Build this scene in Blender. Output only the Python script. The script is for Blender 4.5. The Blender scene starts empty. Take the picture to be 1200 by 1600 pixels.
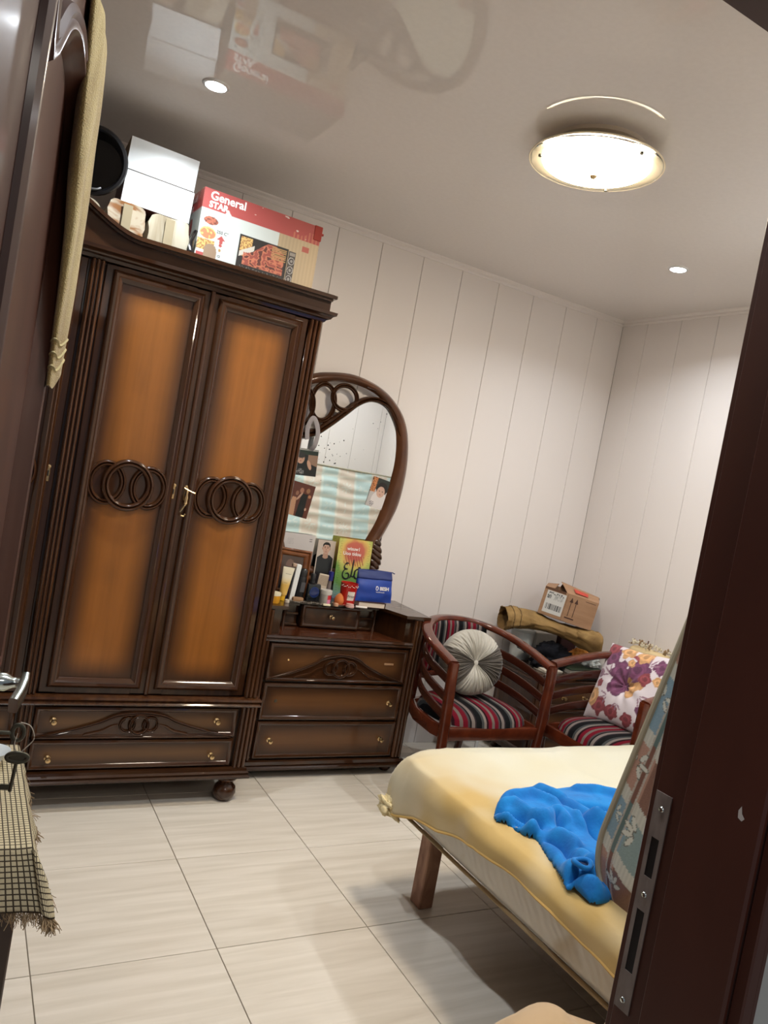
import bpy, bmesh, math, random
from mathutils import Vector, Matrix
import numpy as np
S = bpy.context.scene
COL = S.collection
PI = math.pi
R_ = random.Random(7)

# ---------------------------------------------------------------- camera
def cam_setup():
    yaw, pitch, roll = 0.508267, -0.046991, 0.180297
    cy, sy, cp, sp = math.cos(yaw), math.sin(yaw), math.cos(pitch), math.sin(pitch)
    f = Vector((sy*cp, cy*cp, sp)); r0 = Vector((cy, -sy, 0)); u0 = r0.cross(f)
    r = math.cos(roll)*r0 + math.sin(roll)*u0
    u = -math.sin(roll)*r0 + math.cos(roll)*u0
    cd = bpy.data.cameras.new('camera'); c = bpy.data.objects.new('camera', cd); COL.objects.link(c)
    cd.sensor_fit = 'VERTICAL'; cd.sensor_height = 24; cd.lens = 24*1203.08/1600
    cd.clip_start = 0.02; cd.clip_end = 50
    m = Matrix((( r.x, u.x, -f.x, 0), (r.y, u.y, -f.y, 0), (r.z, u.z, -f.z, 1.4), (0, 0, 0, 1)))
    c.matrix_world = m
    S.camera = c
cam_setup()

# ---------------------------------------------------------------- world, exposure
w = bpy.data.worlds.new('world'); S.world = w; w.use_nodes = True
w.node_tree.nodes['Background'].inputs[0].default_value = (0.80, 0.86, 1.0, 1)
w.node_tree.nodes['Background'].inputs[1].default_value = 0.10
S.view_settings.view_transform = 'Standard'; S.view_settings.look = 'None'
S.view_settings.gamma = 1; S.view_settings.use_curve_mapping = False
S.view_settings.exposure = 0.95
LAMP_STRENGTH = 52.0          # luminous disc of the ceiling lamp
SPOT_W = 4.6                  # each recessed downlight (disk area light)
S.cycles.max_bounces = 8; S.cycles.diffuse_bounces = 5; S.cycles.glossy_bounces = 5
S.cycles.sample_clamp_indirect = 6

# ---------------------------------------------------------------- object helpers
def tag(o, label=None, cat=None, group=None, kind=None):
    if label: o['label'] = label
    if cat: o['category'] = cat
    if group: o['group'] = group
    if kind: o['kind'] = kind
    return o
def thing(name, label, cat, loc=(0, 0, 0), rz=0, group=None):
    o = bpy.data.objects.new(name, None); COL.objects.link(o)
    o.empty_display_size = .05
    o.location = loc; o.rotation_euler = (0, 0, rz)
    return tag(o, label, cat, group)
def copy_tree(o, parent=None):
    c = o.copy(); COL.objects.link(c)
    if parent: c.parent = parent
    for ch in list(o.children): copy_tree(ch, c)
    return c

class MB:
    def __init__(s): s.v = []; s.f = []; s.m = []; s.uv = None; s.col = None
    def add(s, vs, fs, mi=0):
        b = len(s.v); s.v += [tuple(p) for p in vs]; s.f += [tuple(i+b for i in f) for f in fs]; s.m += [mi]*len(fs); return s
    def box(s, x0, x1, y0, y1, z0, z1, bev=0, mi=0, M=None, seg=1):
        bm = bmesh.new(); bmesh.ops.create_cube(bm, size=1)
        for v in bm.verts: v.co = Vector(((x0+x1)/2+v.co.x*(x1-x0), (y0+y1)/2+v.co.y*(y1-y0), (z0+z1)/2+v.co.z*(z1-z0)))
        if bev: bmesh.ops.bevel(bm, geom=list(bm.edges), offset=bev, segments=seg, affect='EDGES', profile=.5)
        return s.bm(bm, mi, M)
    def bm(s, bm, mi=0, M=None):
        if M: bm.transform(M)
        bm.verts.index_update()
        s.add([v.co[:] for v in bm.verts], [[v.index for v in f.verts] for f in bm.faces], mi); bm.free(); return s
    def poly(s, pts, mi=0): return s.add(pts, [list(range(len(pts)))], mi)
    def lathe(s, prof, n=20, c=(0, 0, 0), axis='Z', mi=0, M=None):
        vs = []; fs = []
        for i in range(n):
            a = 2*PI*i/n
            for r, h in prof:
                p = (r*math.cos(a), r*math.sin(a), h)
                if axis == 'Y': p = (p[0], h, p[1])
                if axis == 'X': p = (h, p[0], p[1])
                vs.append(Vector(p)+Vector(c))
        k = len(prof)
        for i in range(n):
            j = (i+1) % n
            for q in range(k-1):
                f = (i*k+q, j*k+q, j*k+q+1, i*k+q+1)
                fs.append(f if axis != 'Y' else f[::-1])
        if M: vs = [M @ v for v in vs]
        return s.add(vs, fs, mi)
    def sweep(s, path, sec, closed=False, up=(0, 0, 1), cap=True, mi=0, scale=None):
        P = [Vector(p) for p in path]; n = len(P); k = len(sec); up = Vector(up); vs = []; fs = []
        for i, p in enumerate(P):
            a = P[(i-1) % n] if (closed or i > 0) else p
            b = P[(i+1) % n] if (closed or i < n-1) else p
            t = (b-a).normalized(); sd = t.cross(up)
            if sd.length < 1e-4: sd = t.cross(Vector((1, 0, 0)))
            sd.normalize(); uu = sd.cross(t).normalized()
            q = scale[i] if scale else 1
            for x, y in sec: vs.append(p + sd*x*q + uu*y*q)
        m = n if closed else n-1
        for i in range(m):
            j = (i+1) % n
            for q in range(k):
                r = (q+1) % k; fs.append((i*k+q, i*k+r, j*k+r, j*k+q))
        if cap and not closed:
            fs.append(tuple(range(k))[::-1]); fs.append(tuple((n-1)*k+q for q in range(k)))
        return s.add(vs, fs, mi)
    def loop(s, pts, prof, plane, mi=0):
        """mitred closed moulding round polygon pts (2-D, ccw); prof = (inset, height) list; plane(x, z, h) -> 3-D"""
        n = len(pts); k = len(prof); vs = []; fs = []
        for i in range(n):
            a = Vector(pts[i-1]); b = Vector(pts[i]); c = Vector(pts[(i+1) % n])
            d1 = (b-a).normalized(); d2 = (c-b).normalized()
            n1 = Vector((-d1.y, d1.x)); n2 = Vector((-d2.y, d2.x)); m = (n1+n2); m = m/(1+n1.dot(n2))
            for o, h in prof:
                q = b+m*o; vs.append(plane(q.x, q.y, h))
        for i in range(n):
            j = (i+1) % n
            for q in range(k-1): fs.append((i*k+q, j*k+q, j*k+q+1, i*k+q+1))
        return s.add(vs, fs, mi)
    def ribbon(s, A, B, plane, h, humps=1, n=10, closed=False, base=0, mi=0):
        """carved bar between polylines A and B (same count) with rounded ridges"""
        k = n+1; N = len(A); vs = []; fs = []
        for a, b in zip(A, B):
            for q in range(k):
                t = q/n; hh = base + h*(abs(math.sin(PI*humps*t))**.55*(.55+.45*math.sin(PI*t)) if 0 < q < n else 0)
                vs.append(plane(a[0]+(b[0]-a[0])*t, a[1]+(b[1]-a[1])*t, hh))
        m = N if closed else N-1
        for i in range(m):
            j = (i+1) % N
            for q in range(n): fs.append((i*k+q, j*k+q, j*k+q+1, i*k+q+1))
            fs.append((i*k+n, j*k+n, j*k, i*k))
        if not closed:
            fs.append(tuple(range(k))); fs.append(tuple((N-1)*k+q for q in range(k))[::-1])
        return s.add(vs, fs, mi)
    def grid(s, fn, nu, nv, mi=0, uvs=(1, 1), colf=None, cu=False, cv=False):
        b = len(s.v); uv = []; cols = []
        NU = nu if cu else nu+1; NV = nv if cv else nv+1
        for i in range(NU):
            for j in range(NV):
                u, v = i/nu, j/nv
                s.v.append(tuple(fn(u, v))); uv.append((u*uvs[0], v*uvs[1]))
                if colf: cols.append(colf(u, v))
        for i in range(nu):
            for j in range(nv):
                i2 = (i+1) % NU; j2 = (j+1) % NV
                s.f.append((b+i*NV+j, b+i2*NV+j, b+i2*NV+j2, b+i*NV+j2)); s.m.append(mi)
        if s.uv is None: s.uv = {}
        for k, q in enumerate(uv): s.uv[b+k] = q
        if colf:
            if s.col is None: s.col = {}
            for k, q in enumerate(cols): s.col[b+k] = q
        return s
    def build(s, name, mat, parent=None, smooth=40, fix=True):
        me = bpy.data.meshes.new(name); me.from_pydata(s.v, [], s.f)
        for m in (mat if isinstance(mat, (list, tuple)) else [mat]): me.materials.append(m)
        if any(s.m): me.polygons.foreach_set('material_index', s.m)
        if s.uv:
            l = me.uv_layers.new(name='UVMap')
            for lp in me.loops: l.data[lp.index].uv = s.uv.get(lp.vertex_index, (0, 0))
        if s.col:
            ca = me.color_attributes.new('print', 'FLOAT_COLOR', 'POINT')
            arr = np.ones((len(s.v), 4)); 
            for k, q in s.col.items(): arr[k, :3] = q[:3]
            ca.data.foreach_set('color', arr.ravel())
        if fix:
            bm = bmesh.new(); bm.from_mesh(me); bmesh.ops.recalc_face_normals(bm, faces=bm.faces); bm.to_mesh(me); bm.free()
        if smooth:
            me.polygons.foreach_set('use_smooth', [True]*len(me.polygons)); me.set_sharp_from_angle(angle=math.radians(smooth))
        me.update()
        o = bpy.data.objects.new(name, me); COL.objects.link(o)
        if parent: o.parent = parent
        return o
def struct(o): o['kind'] = 'structure'; return o
def circ(r, n=8, ry=None, ph=0): ry = ry or r; return [(r*math.cos(2*PI*i/n+ph), ry*math.sin(2*PI*i/n+ph)) for i in range(n)]
def rsec(w, h, r, k=2):
    out = []
    for cx, cy, a0 in ((w/2-r, h/2-r, 0), (-w/2+r, h/2-r, 90), (-w/2+r, -h/2+r, 180), (w/2-r, -h/2+r, 270)):
        for i in range(k+1):
            a = math.radians(a0+90*i/k); out.append((cx+r*math.cos(a), cy+r*math.sin(a)))
    return out
def spline(pts, n=6, closed=False):
    P = [Vector(p) for p in pts]; N = len(P); out = []
    for i in range(N if closed else N-1):
        p0 = P[(i-1) % N] if closed or i else P[0]; p1 = P[i]; p2 = P[(i+1) % N]; p3 = P[(i+2) % N] if closed or i < N-2 else P[-1]
        for k in range(n):
            t = k/n; out.append(.5*((2*p1)+(-p0+p2)*t+(2*p0-5*p1+4*p2-p3)*t*t+(-p0+3*p1-3*p2+p3)*t**3))
    if not closed: out.append(P[-1])
    return out
def resample(pts, n):
    P = [Vector(p) for p in pts]; L = [0]
    for a, b in zip(P, P[1:]): L.append(L[-1]+(b-a).length)
    out = []; j = 0
    for i in range(n):
        d = L[-1]*i/(n-1)
        while j < len(L)-2 and L[j+1] < d: j += 1
        t = (d-L[j])/max(1e-9, L[j+1]-L[j]); out.append(P[j].lerp(P[j+1], min(1, max(0, t))))
    return out
def sm(a, b, x):
    t = min(1, max(0, (x-a)/(b-a))); return t*t*(3-2*t)
def n3(x, y, z=0):
    from mathutils import noise
    return noise.noise(Vector((x, y, z)))
def srgb(r, g, b):
    f = lambda c: (c/255/12.92 if c/255 <= .04045 else ((c/255+.055)/1.055)**2.4)
    return (f(r), f(g), f(b))

# ---------------------------------------------------------------- materials
def mat(name, col, rough=.5, metal=0, coat=0, spec=.5, noise=None, bump=None, sheen=0, trans=0, emit=None, coatr=.05, ior=None):
    """noise = (scale xyz, second colour, detail, distortion[, lo, hi]); bump = (scale xyz, strength)"""
    m = bpy.data.materials.new(name); m.use_nodes = True; nt = m.node_tree; N = nt.nodes; L = nt.links
    b = N['Principled BSDF']; b.inputs['Base Color'].default_value = (*col, 1)
    b.inputs['Roughness'].default_value = rough; b.inputs['Metallic'].default_value = metal
    b.inputs['Coat Weight'].default_value = coat; b.inputs['Coat Roughness'].default_value = coatr
    b.inputs['Specular IOR Level'].default_value = spec*(1-.85*min(1, coat*1.2))
    if ior: b.inputs['IOR'].default_value = ior
    if sheen: b.inputs['Sheen Weight'].default_value = sheen; b.inputs['Sheen Roughness'].default_value = .4
    if trans: b.inputs['Transmission Weight'].default_value = trans
    if emit: b.inputs['Emission Color'].default_value = (*emit[0], 1); b.inputs['Emission Strength'].default_value = emit[1]
    tc = N.new('ShaderNodeTexCoord')
    def nz(scale, detail=4, dist=0):
        mp = N.new('ShaderNodeMapping'); mp.inputs['Scale'].default_value = scale; L.new(tc.outputs['Object'], mp.inputs[0])
        t = N.new('ShaderNodeTexNoise'); t.inputs['Scale'].default_value = 1; t.inputs['Detail'].default_value = detail; t.inputs['Distortion'].default_value = dist
        L.new(mp.outputs[0], t.inputs['Vector']); return t
    if noise:
        t = nz(noise[0], noise[2], noise[3]); r = N.new('ShaderNodeValToRGB')
        lo, hi = (noise[4], noise[5]) if len(noise) > 4 else (.35, .65)
        r.color_ramp.elements[0].position = lo; r.color_ramp.elements[1].position = hi
        r.color_ramp.elements[0].color = (*noise[1], 1); r.color_ramp.elements[1].color = (*col, 1)
        L.new(t.outputs[0], r.inputs[0]); L.new(r.outputs[0], b.inputs['Base Color'])
    if bump:
        t = nz(bump[0], 3); bp = N.new('ShaderNodeBump'); bp.inputs['Strength'].default_value = bump[1]; bp.inputs['Distance'].default_value = .004
        L.new(t.outputs[0], bp.inputs['Height']); L.new(bp.outputs[0], b.inputs['Normal'])
    return m
def node_mix(nt, a, b, fac):
    mx = nt.nodes.new('ShaderNodeMix'); mx.data_type = 'RGBA'
    for sock, v in ((6, a), (7, b)):
        if isinstance(v, (tuple, list)): mx.inputs[sock].default_value = (*v[:3], 1)
        else: nt.links.new(v, mx.inputs[sock])
    nt.links.new(fac, mx.inputs[0]); return mx.outputs[2]
def math_(nt, op, a, b=None, c=None, clamp=False):
    n = nt.nodes.new('ShaderNodeMath'); n.operation = op; n.use_clamp = clamp
    for i, v in enumerate((a, b, c)):
        if v is None: continue
        if isinstance(v, (int, float)): n.inputs[i].default_value = v
        else: nt.links.new(v, n.inputs[i])
    return n.outputs[0]
def airbrush(name, mid, edge, w_, h_, e, grain='Z', amt=.25, rough=.3):
    """varnished veneer whose finish is sprayed dark towards the edges of the panel"""
    m = mat(name, mid, rough, coat=.5, coatr=.12); nt = m.node_tree; N = nt.nodes; L = nt.links
    tc = N.new('ShaderNodeTexCoord'); sp = N.new('ShaderNodeSeparateXYZ'); L.new(tc.outputs['Generated'], sp.inputs[0])
    dx = math_(nt, 'MULTIPLY', math_(nt, 'MINIMUM', sp.outputs[0], math_(nt, 'SUBTRACT', 1, sp.outputs[0])), w_)
    dz = math_(nt, 'MULTIPLY', math_(nt, 'MINIMUM', sp.outputs[2], math_(nt, 'SUBTRACT', 1, sp.outputs[2])), h_)
    mp = N.new('ShaderNodeMapping'); mp.inputs['Scale'].default_value = (38, 38, 2.2) if grain == 'Z' else (2.2, 38, 38); L.new(tc.outputs['Object'], mp.inputs[0])
    t = N.new('ShaderNodeTexNoise'); t.inputs['Scale'].default_value = 1; t.inputs['Detail'].default_value = 6; t.inputs['Distortion'].default_value = .6; L.new(mp.outputs[0], t.inputs['Vector'])
    t2 = N.new('ShaderNodeTexNoise'); t2.inputs['Scale'].default_value = 5; t2.inputs['Detail'].default_value = 2; L.new(tc.outputs['Object'], t2.inputs['Vector'])
    def ss(v, e_):
        r = N.new('ShaderNodeMapRange'); r.interpolation_type = 'SMOOTHSTEP'; r.inputs['From Min'].default_value = -.004; r.inputs['From Max'].default_value = e_; L.new(v, r.inputs[0]); return r.outputs[0]
    k = math_(nt, 'MULTIPLY', ss(dx, e), ss(dz, e*1.15))
    k = math_(nt, 'MULTIPLY', k, math_(nt, 'ADD', math_(nt, 'MULTIPLY', t2.outputs[0], .5), .75), clamp=True)
    g = math_(nt, 'ADD', math_(nt, 'MULTIPLY', t.outputs[0], amt*2), 1-amt)
    c = node_mix(nt, edge, mid, k); mul = N.new('ShaderNodeVectorMath'); mul.operation = 'SCALE'; L.new(c, mul.inputs[0]); L.new(g, mul.inputs['Scale'])
    L.new(mul.outputs[0], N['Principled BSDF'].inputs['Base Color']); return m
def printmat(name, rough=.4, coat=0, bump=None, sheen=0):
    m = mat(name, (1, 1, 1), rough, coat=coat, bump=bump, sheen=sheen); nt = m.node_tree
    a = nt.nodes.new('ShaderNodeVertexColor'); a.layer_name = 'print'
    hs = nt.nodes.new('ShaderNodeHueSaturation'); hs.inputs['Saturation'].default_value = .88; hs.inputs['Value'].default_value = .86
    nt.links.new(a.outputs[0], hs.inputs['Color']); nt.links.new(hs.outputs[0], nt.nodes['Principled BSDF'].inputs['Base Color']); return m

M_wood = mat('dark_varnished_wood', (.048, .0180, .0066), .3, coat=.9, noise=((30, 30, 3), (.026, .0095, .004), 5, .6))
M_woodh = mat('dark_varnished_wood_horizontal', (.044, .0175, .0070), .3, coat=.9, noise=((3, 30, 30), (.026, .0095, .004), 5, .6))
M_woodr = mat('dark_wood_pilaster', (.082, .031, .011), .25, coat=.9, noise=((45, 45, 3), (.040, .0145, .006), 5, .6))
M_carv = mat('dark_carved_wood', (.048, .0180, .0070), .25, coat=1, coatr=.06)
M_panel = airbrush('veneer_tall_panel', (.262, .094, .017), (.040, .0145, .0055), .24, 1.39, .085)
M_drawer = airbrush('veneer_drawer_front', (.120, .058, .022), (.040, .016, .007), .72, .12, .055, 'X')
M_drawerD = airbrush('veneer_dresser_drawer', (.118, .050, .017), (.036, .014, .006), .68, .15, .065, 'X')
M_inner = mat('dark_inner_wood', (.03, .011, .005), .4)
M_brass = mat('brass', (.62, .45, .24), .25, 1)
M_chrome = mat('chrome', (.62, .68, .64), .18, 1)
M_steel = mat('worn_steel', (.30, .25, .22), .5, .3, noise=((60, 60, 20), (.20, .16, .14), 4, 0))
M_darkmetal = mat('dark_key_metal', (.10, .095, .07), .45, .8)
M_black = mat('black_plastic', (.008, .008, .009), .35)
M_mahog = mat('mahogany_chair_wood', (.105, .021, .008), .25, coat=.7, noise=((14, 14, 14), (.062, .012, .005), 4, .5))
M_doorw = mat('red_brown_door_wood', (.066, .022, .012), .45, coat=.22, coatr=.12, noise=((20, 20, 2.5), (.05, .016, .009), 4, .6))
M_jamb = mat('painted_jamb_wood', (.085, .024, .0145), .42, coat=.2, coatr=.3, noise=((6, 6, 2), (.062, .017, .010), 4, .3))
M_wallp = mat('white_wall_panel', (.74, .69, .66), .38, coat=.15, coatr=.3)
M_wallb = mat('wall_joint', (.30, .26, .23), .7)
M_ceil = mat('glossy_stretch_ceiling', (.74, .695, .665), .55, coat=1, coatr=.03, noise=((60, 60, 60), (.72, .675, .645), 3, 0))
M_ceil.node_tree.nodes['Principled BSDF'].inputs['Coat IOR'].default_value = 1.42
M_trim = mat('white_ceiling_trim', (.72, .67, .64), .4)
M_grout = mat('tile_grout', (.27, .22, .16), .8)
M_white = mat('white_paint', (.78, .78, .76), .4)
M_hall = mat('grey_hall_plaster', (.45, .46, .44), .7)

def tile_mat():
    m = mat('beige_stone_tile', (.60, .54, .455), .26, coat=.2, coatr=.12); nt = m.node_tree; N = nt.nodes; L = nt.links
    tc = N.new('ShaderNodeTexCoord'); oi = N.new('ShaderNodeObjectInfo')
    mp = N.new('ShaderNodeMapping'); mp.inputs['Scale'].default_value = (2.2, 30, 1); L.new(tc.outputs['Object'], mp.inputs[0]); 
    cx = N.new('ShaderNodeCombineXYZ'); L.new(math_(nt, 'MULTIPLY', oi.outputs['Random'], 37), cx.inputs[0]); L.new(math_(nt, 'MULTIPLY', oi.outputs['Random'], 91), cx.inputs[1]); L.new(cx.outputs[0], mp.inputs['Location'])
    t = N.new('ShaderNodeTexNoise'); t.inputs['Scale'].default_value = 1; t.inputs['Detail'].default_value = 5; t.inputs['Distortion'].default_value = .5; L.new(mp.outputs[0], t.inputs['Vector'])
    r = N.new('ShaderNodeValToRGB'); e = r.color_ramp.elements
    e[0].position = .3; e[0].color = (.60, .54, .45, 1); e[1].position = .7; e[1].color = (.72, .66, .57, 1)
    L.new(t.outputs[0], r.inputs[0])
    L.new(r.outputs[0], N['Principled BSDF'].inputs['Base Color']); return m
M_tile = tile_mat()

# ---------------------------------------------------------------- room constants
XR, XL, YB, YF, YH, ZC = 3.262, -1.10, 3.42, 0.635, 0.50, 2.535
DX0, DX1, DZ = -0.03, 0.81, 1.985      # door opening

# ---------------------------------------------------------------- floor of tiles
fl = struct(MB().box(XL-.2, XR+.2, -1.3, YB+.15, -.10, -.004).build('floor', M_grout, smooth=0))
P = .4865
tb = MB().box(-P/2+.0013, P/2-.0013, -P/2+.0013, P/2-.0013, -.0039, 0, .0009)
t0 = None
for i in range(-3, 7):
    for j in range(-8, 3):
        cx = .33+P*(i+.5); cyy = 2.452+P*(j+.5)
        if cx-P/2 > XR or cyy-P/2 > YB or cx+P/2 < XL-.2 or cyy < -1.2: continue
        if t0 is None: t0 = tb.build('tile', M_tile, fl, smooth=0); o = t0
        else: o = t0.copy(); COL.objects.link(o)
        o.location = (cx, cyy, R_.uniform(-.0004, 0))

# ---------------------------------------------------------------- walls of vertical boards
PW = .2372
def panel_wall(name, x0, x1, z0, z1, place, phase, core, holes=()):
    """core: structure mesh; boards: one child each. local u along wall"""
    wl = struct(core.build(name, M_wallb, smooth=0))
    cache = {}
    n0 = math.floor((x0-phase)/PW)
    k = n0
    while phase+k*PW < x1:
        a = max(x0, phase+k*PW+.0011); b = min(x1, phase+(k+1)*PW-.0011); k += 1
        if b-a < .01: continue
        spans = [(z0, z1)]
        cuts = [(a, b, z0, z1)]
        for (h0, h1, hz) in holes:
            nc = []
            for (a_, b_, c_, d_) in cuts:
                if b_ <= h0 or a_ >= h1: nc.append((a_, b_, c_, d_)); continue
                if a_ < h0: nc.append((a_, h0, c_, d_))
                if b_ > h1: nc.append((h1, b_, c_, d_))
                nc.append((max(a_, h0), min(b_, h1), hz, d_))
            cuts = nc
        for (a_, b_, c_, d_) in cuts:
            if b_-a_ < .004: continue
            key = (round(b_-a_, 4), round(c_, 3), round(d_, 3))
            if key not in cache:
                mb = MB().box(-(b_-a_)/2, (b_-a_)/2, 0, .006, c_, d_, .0016)
                o = mb.build('panel', M_wallp, wl, smooth=0); cache[key] = o
            else: o = cache[key].copy(); COL.objects.link(o)
            loc, rz = place((a_+b_)/2); o.location = loc; o.rotation_euler = (0, 0, rz)
    return wl
panel_wall('wall_back', XL, XR, 0, ZC, lambda u: ((u, YB+.0, 0), 0), .922, MB().box(XL, XR, YB+.005, YB+.12, 0, ZC))
panel_wall('wall_right', YF, YB, 0, ZC, lambda u: ((XR, u, 0), -PI/2), 3.229, MB().box(XR+.005, XR+.12, YF, YB+.12, 0, ZC))
panel_wall('wall_left', YF, YB, 0, ZC, lambda u: ((XL, u, 0), PI/2), .1, MB().box(XL-.12, XL-.005, YF, YB+.12, 0, ZC))
fw_ = MB().box(XL, DX0-.03, YH, YF-.005, 0, ZC).box(DX1+.03, XR, YH, YF-.005, 0, ZC).box(DX0-.03, DX1+.03, YH, YF-.005, DZ+.03, ZC)
panel_wall('wall_front', XL, XR, 0, ZC, lambda u: ((u, YF, 0), PI), .13, fw_, holes=[(DX0-.06, DX1+.06, DZ+.06)])
struct(MB().box(DX1+.035, 2.2, YH-.012, YH-.0005, 0, 2.6).box(-1.1, DX0-.05, YH-.012, YH-.0005, 0, 2.6).build('wall_hall', M_hall, smooth=0))

ce = struct(MB().box(XL, XR, YF-.14, YB+.05, ZC, ZC+.05).build('ceiling', M_ceil, smooth=0))
# small ceiling cornice
prof = [(0, 0), (0, -.030), (.006, -.030), (.010, -.022), (.010, -.014), (.020, -.006), (.022, 0)]
def cornice(name, p0, p1, inward):
    mb = MB(); p0 = Vector(p0); p1 = Vector(p1); iw = Vector(inward); k = len(prof)
    vs = [p+iw*o+Vector((0, 0, h)) for p in (p0, p1) for o, h in prof]
    fs = [(q, (q+1) % k, k+(q+1) % k, k+q) for q in range(k)]+[tuple(range(k)), tuple(range(k, 2*k))]
    mb.add(vs, fs); return struct(mb.build(name, M_trim, smooth=0))
cornice('trim_1', (XL, YB, ZC), (XR, YB, ZC), (0, -1, 0)); cornice('trim_2', (XR, YF, ZC), (XR, YB, ZC), (-1, 0, 0))
cornice('trim_3', (XL, YF, ZC), (XR, YF, ZC), (0, 1, 0)); cornice('trim_4', (XL, YF, ZC), (XL, YB, ZC), (1, 0, 0))

# ---------------------------------------------------------------- door frame (right jamb with strike plate)
fr = MB()
fr.box(DX1, DX1+.03, YH-.012, YF+.002, 0, DZ+.03, .002)
fr.box(DX0-.03, DX0, YH-.012, YF+.002, 0, DZ+.03, .002)
fr.box(DX0-.03, DX1+.03, YH-.012, YF+.002, DZ, DZ+.03, .002)
jamb = struct(fr.build('trim_5', M_jamb, smooth=0)); jamb['label'] = 'dark red-brown wooden door frame'
st = MB()   # door stop and hall-side architrave
st.box(DX1-.010, DX1, YH-.012, YF-.045, 0, DZ, .003); st.box(DX0, DX0+.010, YH-.012, YF-.045, 0, DZ, .003); st.box(DX0, DX1, YH-.012, YF-.045, DZ-.010, DZ, .003)
st.build('door_stop', M_jamb, jamb, smooth=0)
ar = MB()
for sx, x in ((1, DX1-.002), (-1, DX0+.002)):
    for a, b, y in ((0, .018, .016), (.018, .022, .010), (.022, .032, .012)):
        ar.box(min(x+sx*a, x+sx*b), max(x+sx*a, x+sx*b), YH-.012-y, YH-.012, 0, DZ+.05, .002)
ar.box(DX0-.05, DX1+.05, YH-.03, YH-.012, DZ-.002, DZ+.05, .003)
ar.build('architrave', M_jamb, jamb, smooth=0)
ar = MB(); ar.box(DX1+.004, DX1+.065, YF, YF+.012, 0, DZ+.06, .002).box(DX0-.065, DX0-.004, YF, YF+.012, 0, DZ+.06, .002).box(DX0-.065, DX1+.065, YF, YF+.012, DZ+.004, DZ+.06, .002)
ar.build('architrave', M_jamb, jamb, smooth=0)
# strike plate: steel strip on the rebate, z .80 .. 1.075
sp = MB(); yy0, yy1 = .6105, .6345
def plate_cut(mb, z0, z1, h0, h1):
    pass
zs = [(.795, .845), (.925, .968), (1.018, 1.075)]
for a, b in zs: sp.box(DX1-.0016, DX1, yy0+.006, yy1-.006, a, b)
sp.box(DX1-.0016, DX1, yy0, yy0+.006, .795, 1.075); sp.box(DX1-.0016, DX1, yy1-.006, yy1, .795, 1.075)
pl = sp.build('strike_plate', M_steel, jamb, smooth=0)
ch_ = MB(); ch_.poly([(DX1-.0104, .512+a, 1.095+b) for a, b in ((0, 0), (.005, .002), (.006, .010), (.003, .016), (.001, .008), (-.003, .004))]); ch_.build('paint_chip', mat('bare_white_chip', (.6, .55, .5), .8), jamb, smooth=0, fix=False)
MB().box(DX1-.0008, DX1+.0002, yy0+.004, yy1-.004, .80, 1.07).build('latch_hole', M_black, pl, smooth=0)
sc_ = MB()
for z in (.808, .945, 1.055): sc_.lathe([(.0001, -.0036), (.003, -.003), (.004, -.0016)], 10, (DX1, .6225, z), 'X')
sc_.build('screw', M_chrome, pl)

# ---------------------------------------------------------------- open door leaf on the left
DA = Vector((-.03, .635)); DB = Vector((.105, 1.41)); DL = (DB-DA).length
dth = math.atan2(DB.y-DA.y, DB.x-DA.x)          # local +x runs along the leaf from hinge to free edge; local -y faces the room side we see
door = thing('door_1', 'glossy dark brown panelled bedroom door standing open at the left', 'door', (DA.x, DA.y, 0), dth)
door['kind'] = 'structure'
dplane = lambda x, z, h: (x, -h, z)
D = MB()
D.box(0, .24, 0, .04, .012, DZ-.005, .003); D.box(.70, DL, 0, .04, .012, DZ-.005, .003)
D.box(.24, .70, 0, .04, 1.90, DZ-.005, .0); D.box(.24, .70, 0, .04, .012, .14, 0); D.box(.24, .70, 0, .04, .80, .94, 0)
D.box(.24, .70, .012, .034, .14, 1.90)
D.build('leaf', M_doorw, door)
arch = spline([(.70, 1.00), (.70, 1.35), (.70, 1.68), (.69, 1.78), (.63, 1.865), (.55, 1.888), (.47, 1.885), (.38, 1.85), (.31, 1.79)], 5)
arch = arch + [Vector((.285, 1.775))] + spline([(.275, 1.79), (.255, 1.83), (.24, 1.80), (.24, 1.60), (.24, 1.3), (.24, 1.0)], 5)
arch = [Vector(p) for p in arch]
arch.reverse()   # ccw seen from -y ? handled by recalc
up_ = [(p.x, p.y) for p in arch]
prof_m = [(-.016, 0), (-.014, .007), (-.006, .012), (.002, .008), (.006, .011), (.012, .011), (.018, .002), (.026, -.004), (.034, -.012)]
D = MB(); D.loop(up_[::-1], [(-o, h) for o, h in prof_m] if False else prof_m, dplane); D.build('panel_moulding', M_doorw, door)
# spandrel filling between arch and top rail
sp_ = MB(); n_ = 24
tops = [p for p in up_ if p[1] > 1.5]
tops = sorted(tops, key=lambda p: p[0])
xs = [p[0] for p in tops]
vs = []; fs = []
for p in tops: vs += [dplane(p[0], p[1], 0), dplane(p[0], 1.905, 0)]
for i in range(len(tops)-1): fs.append((2*i, 2*i+2, 2*i+3, 2*i+1))
sp_.add(vs, fs); sp_.build('arch_spandrel', M_doorw, door)
D = MB(); D.loop([(.24, .14), (.70, .14), (.70, .80), (.24, .80)], prof_m, dplane); D.build('panel_moulding', M_doorw, door)
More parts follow.
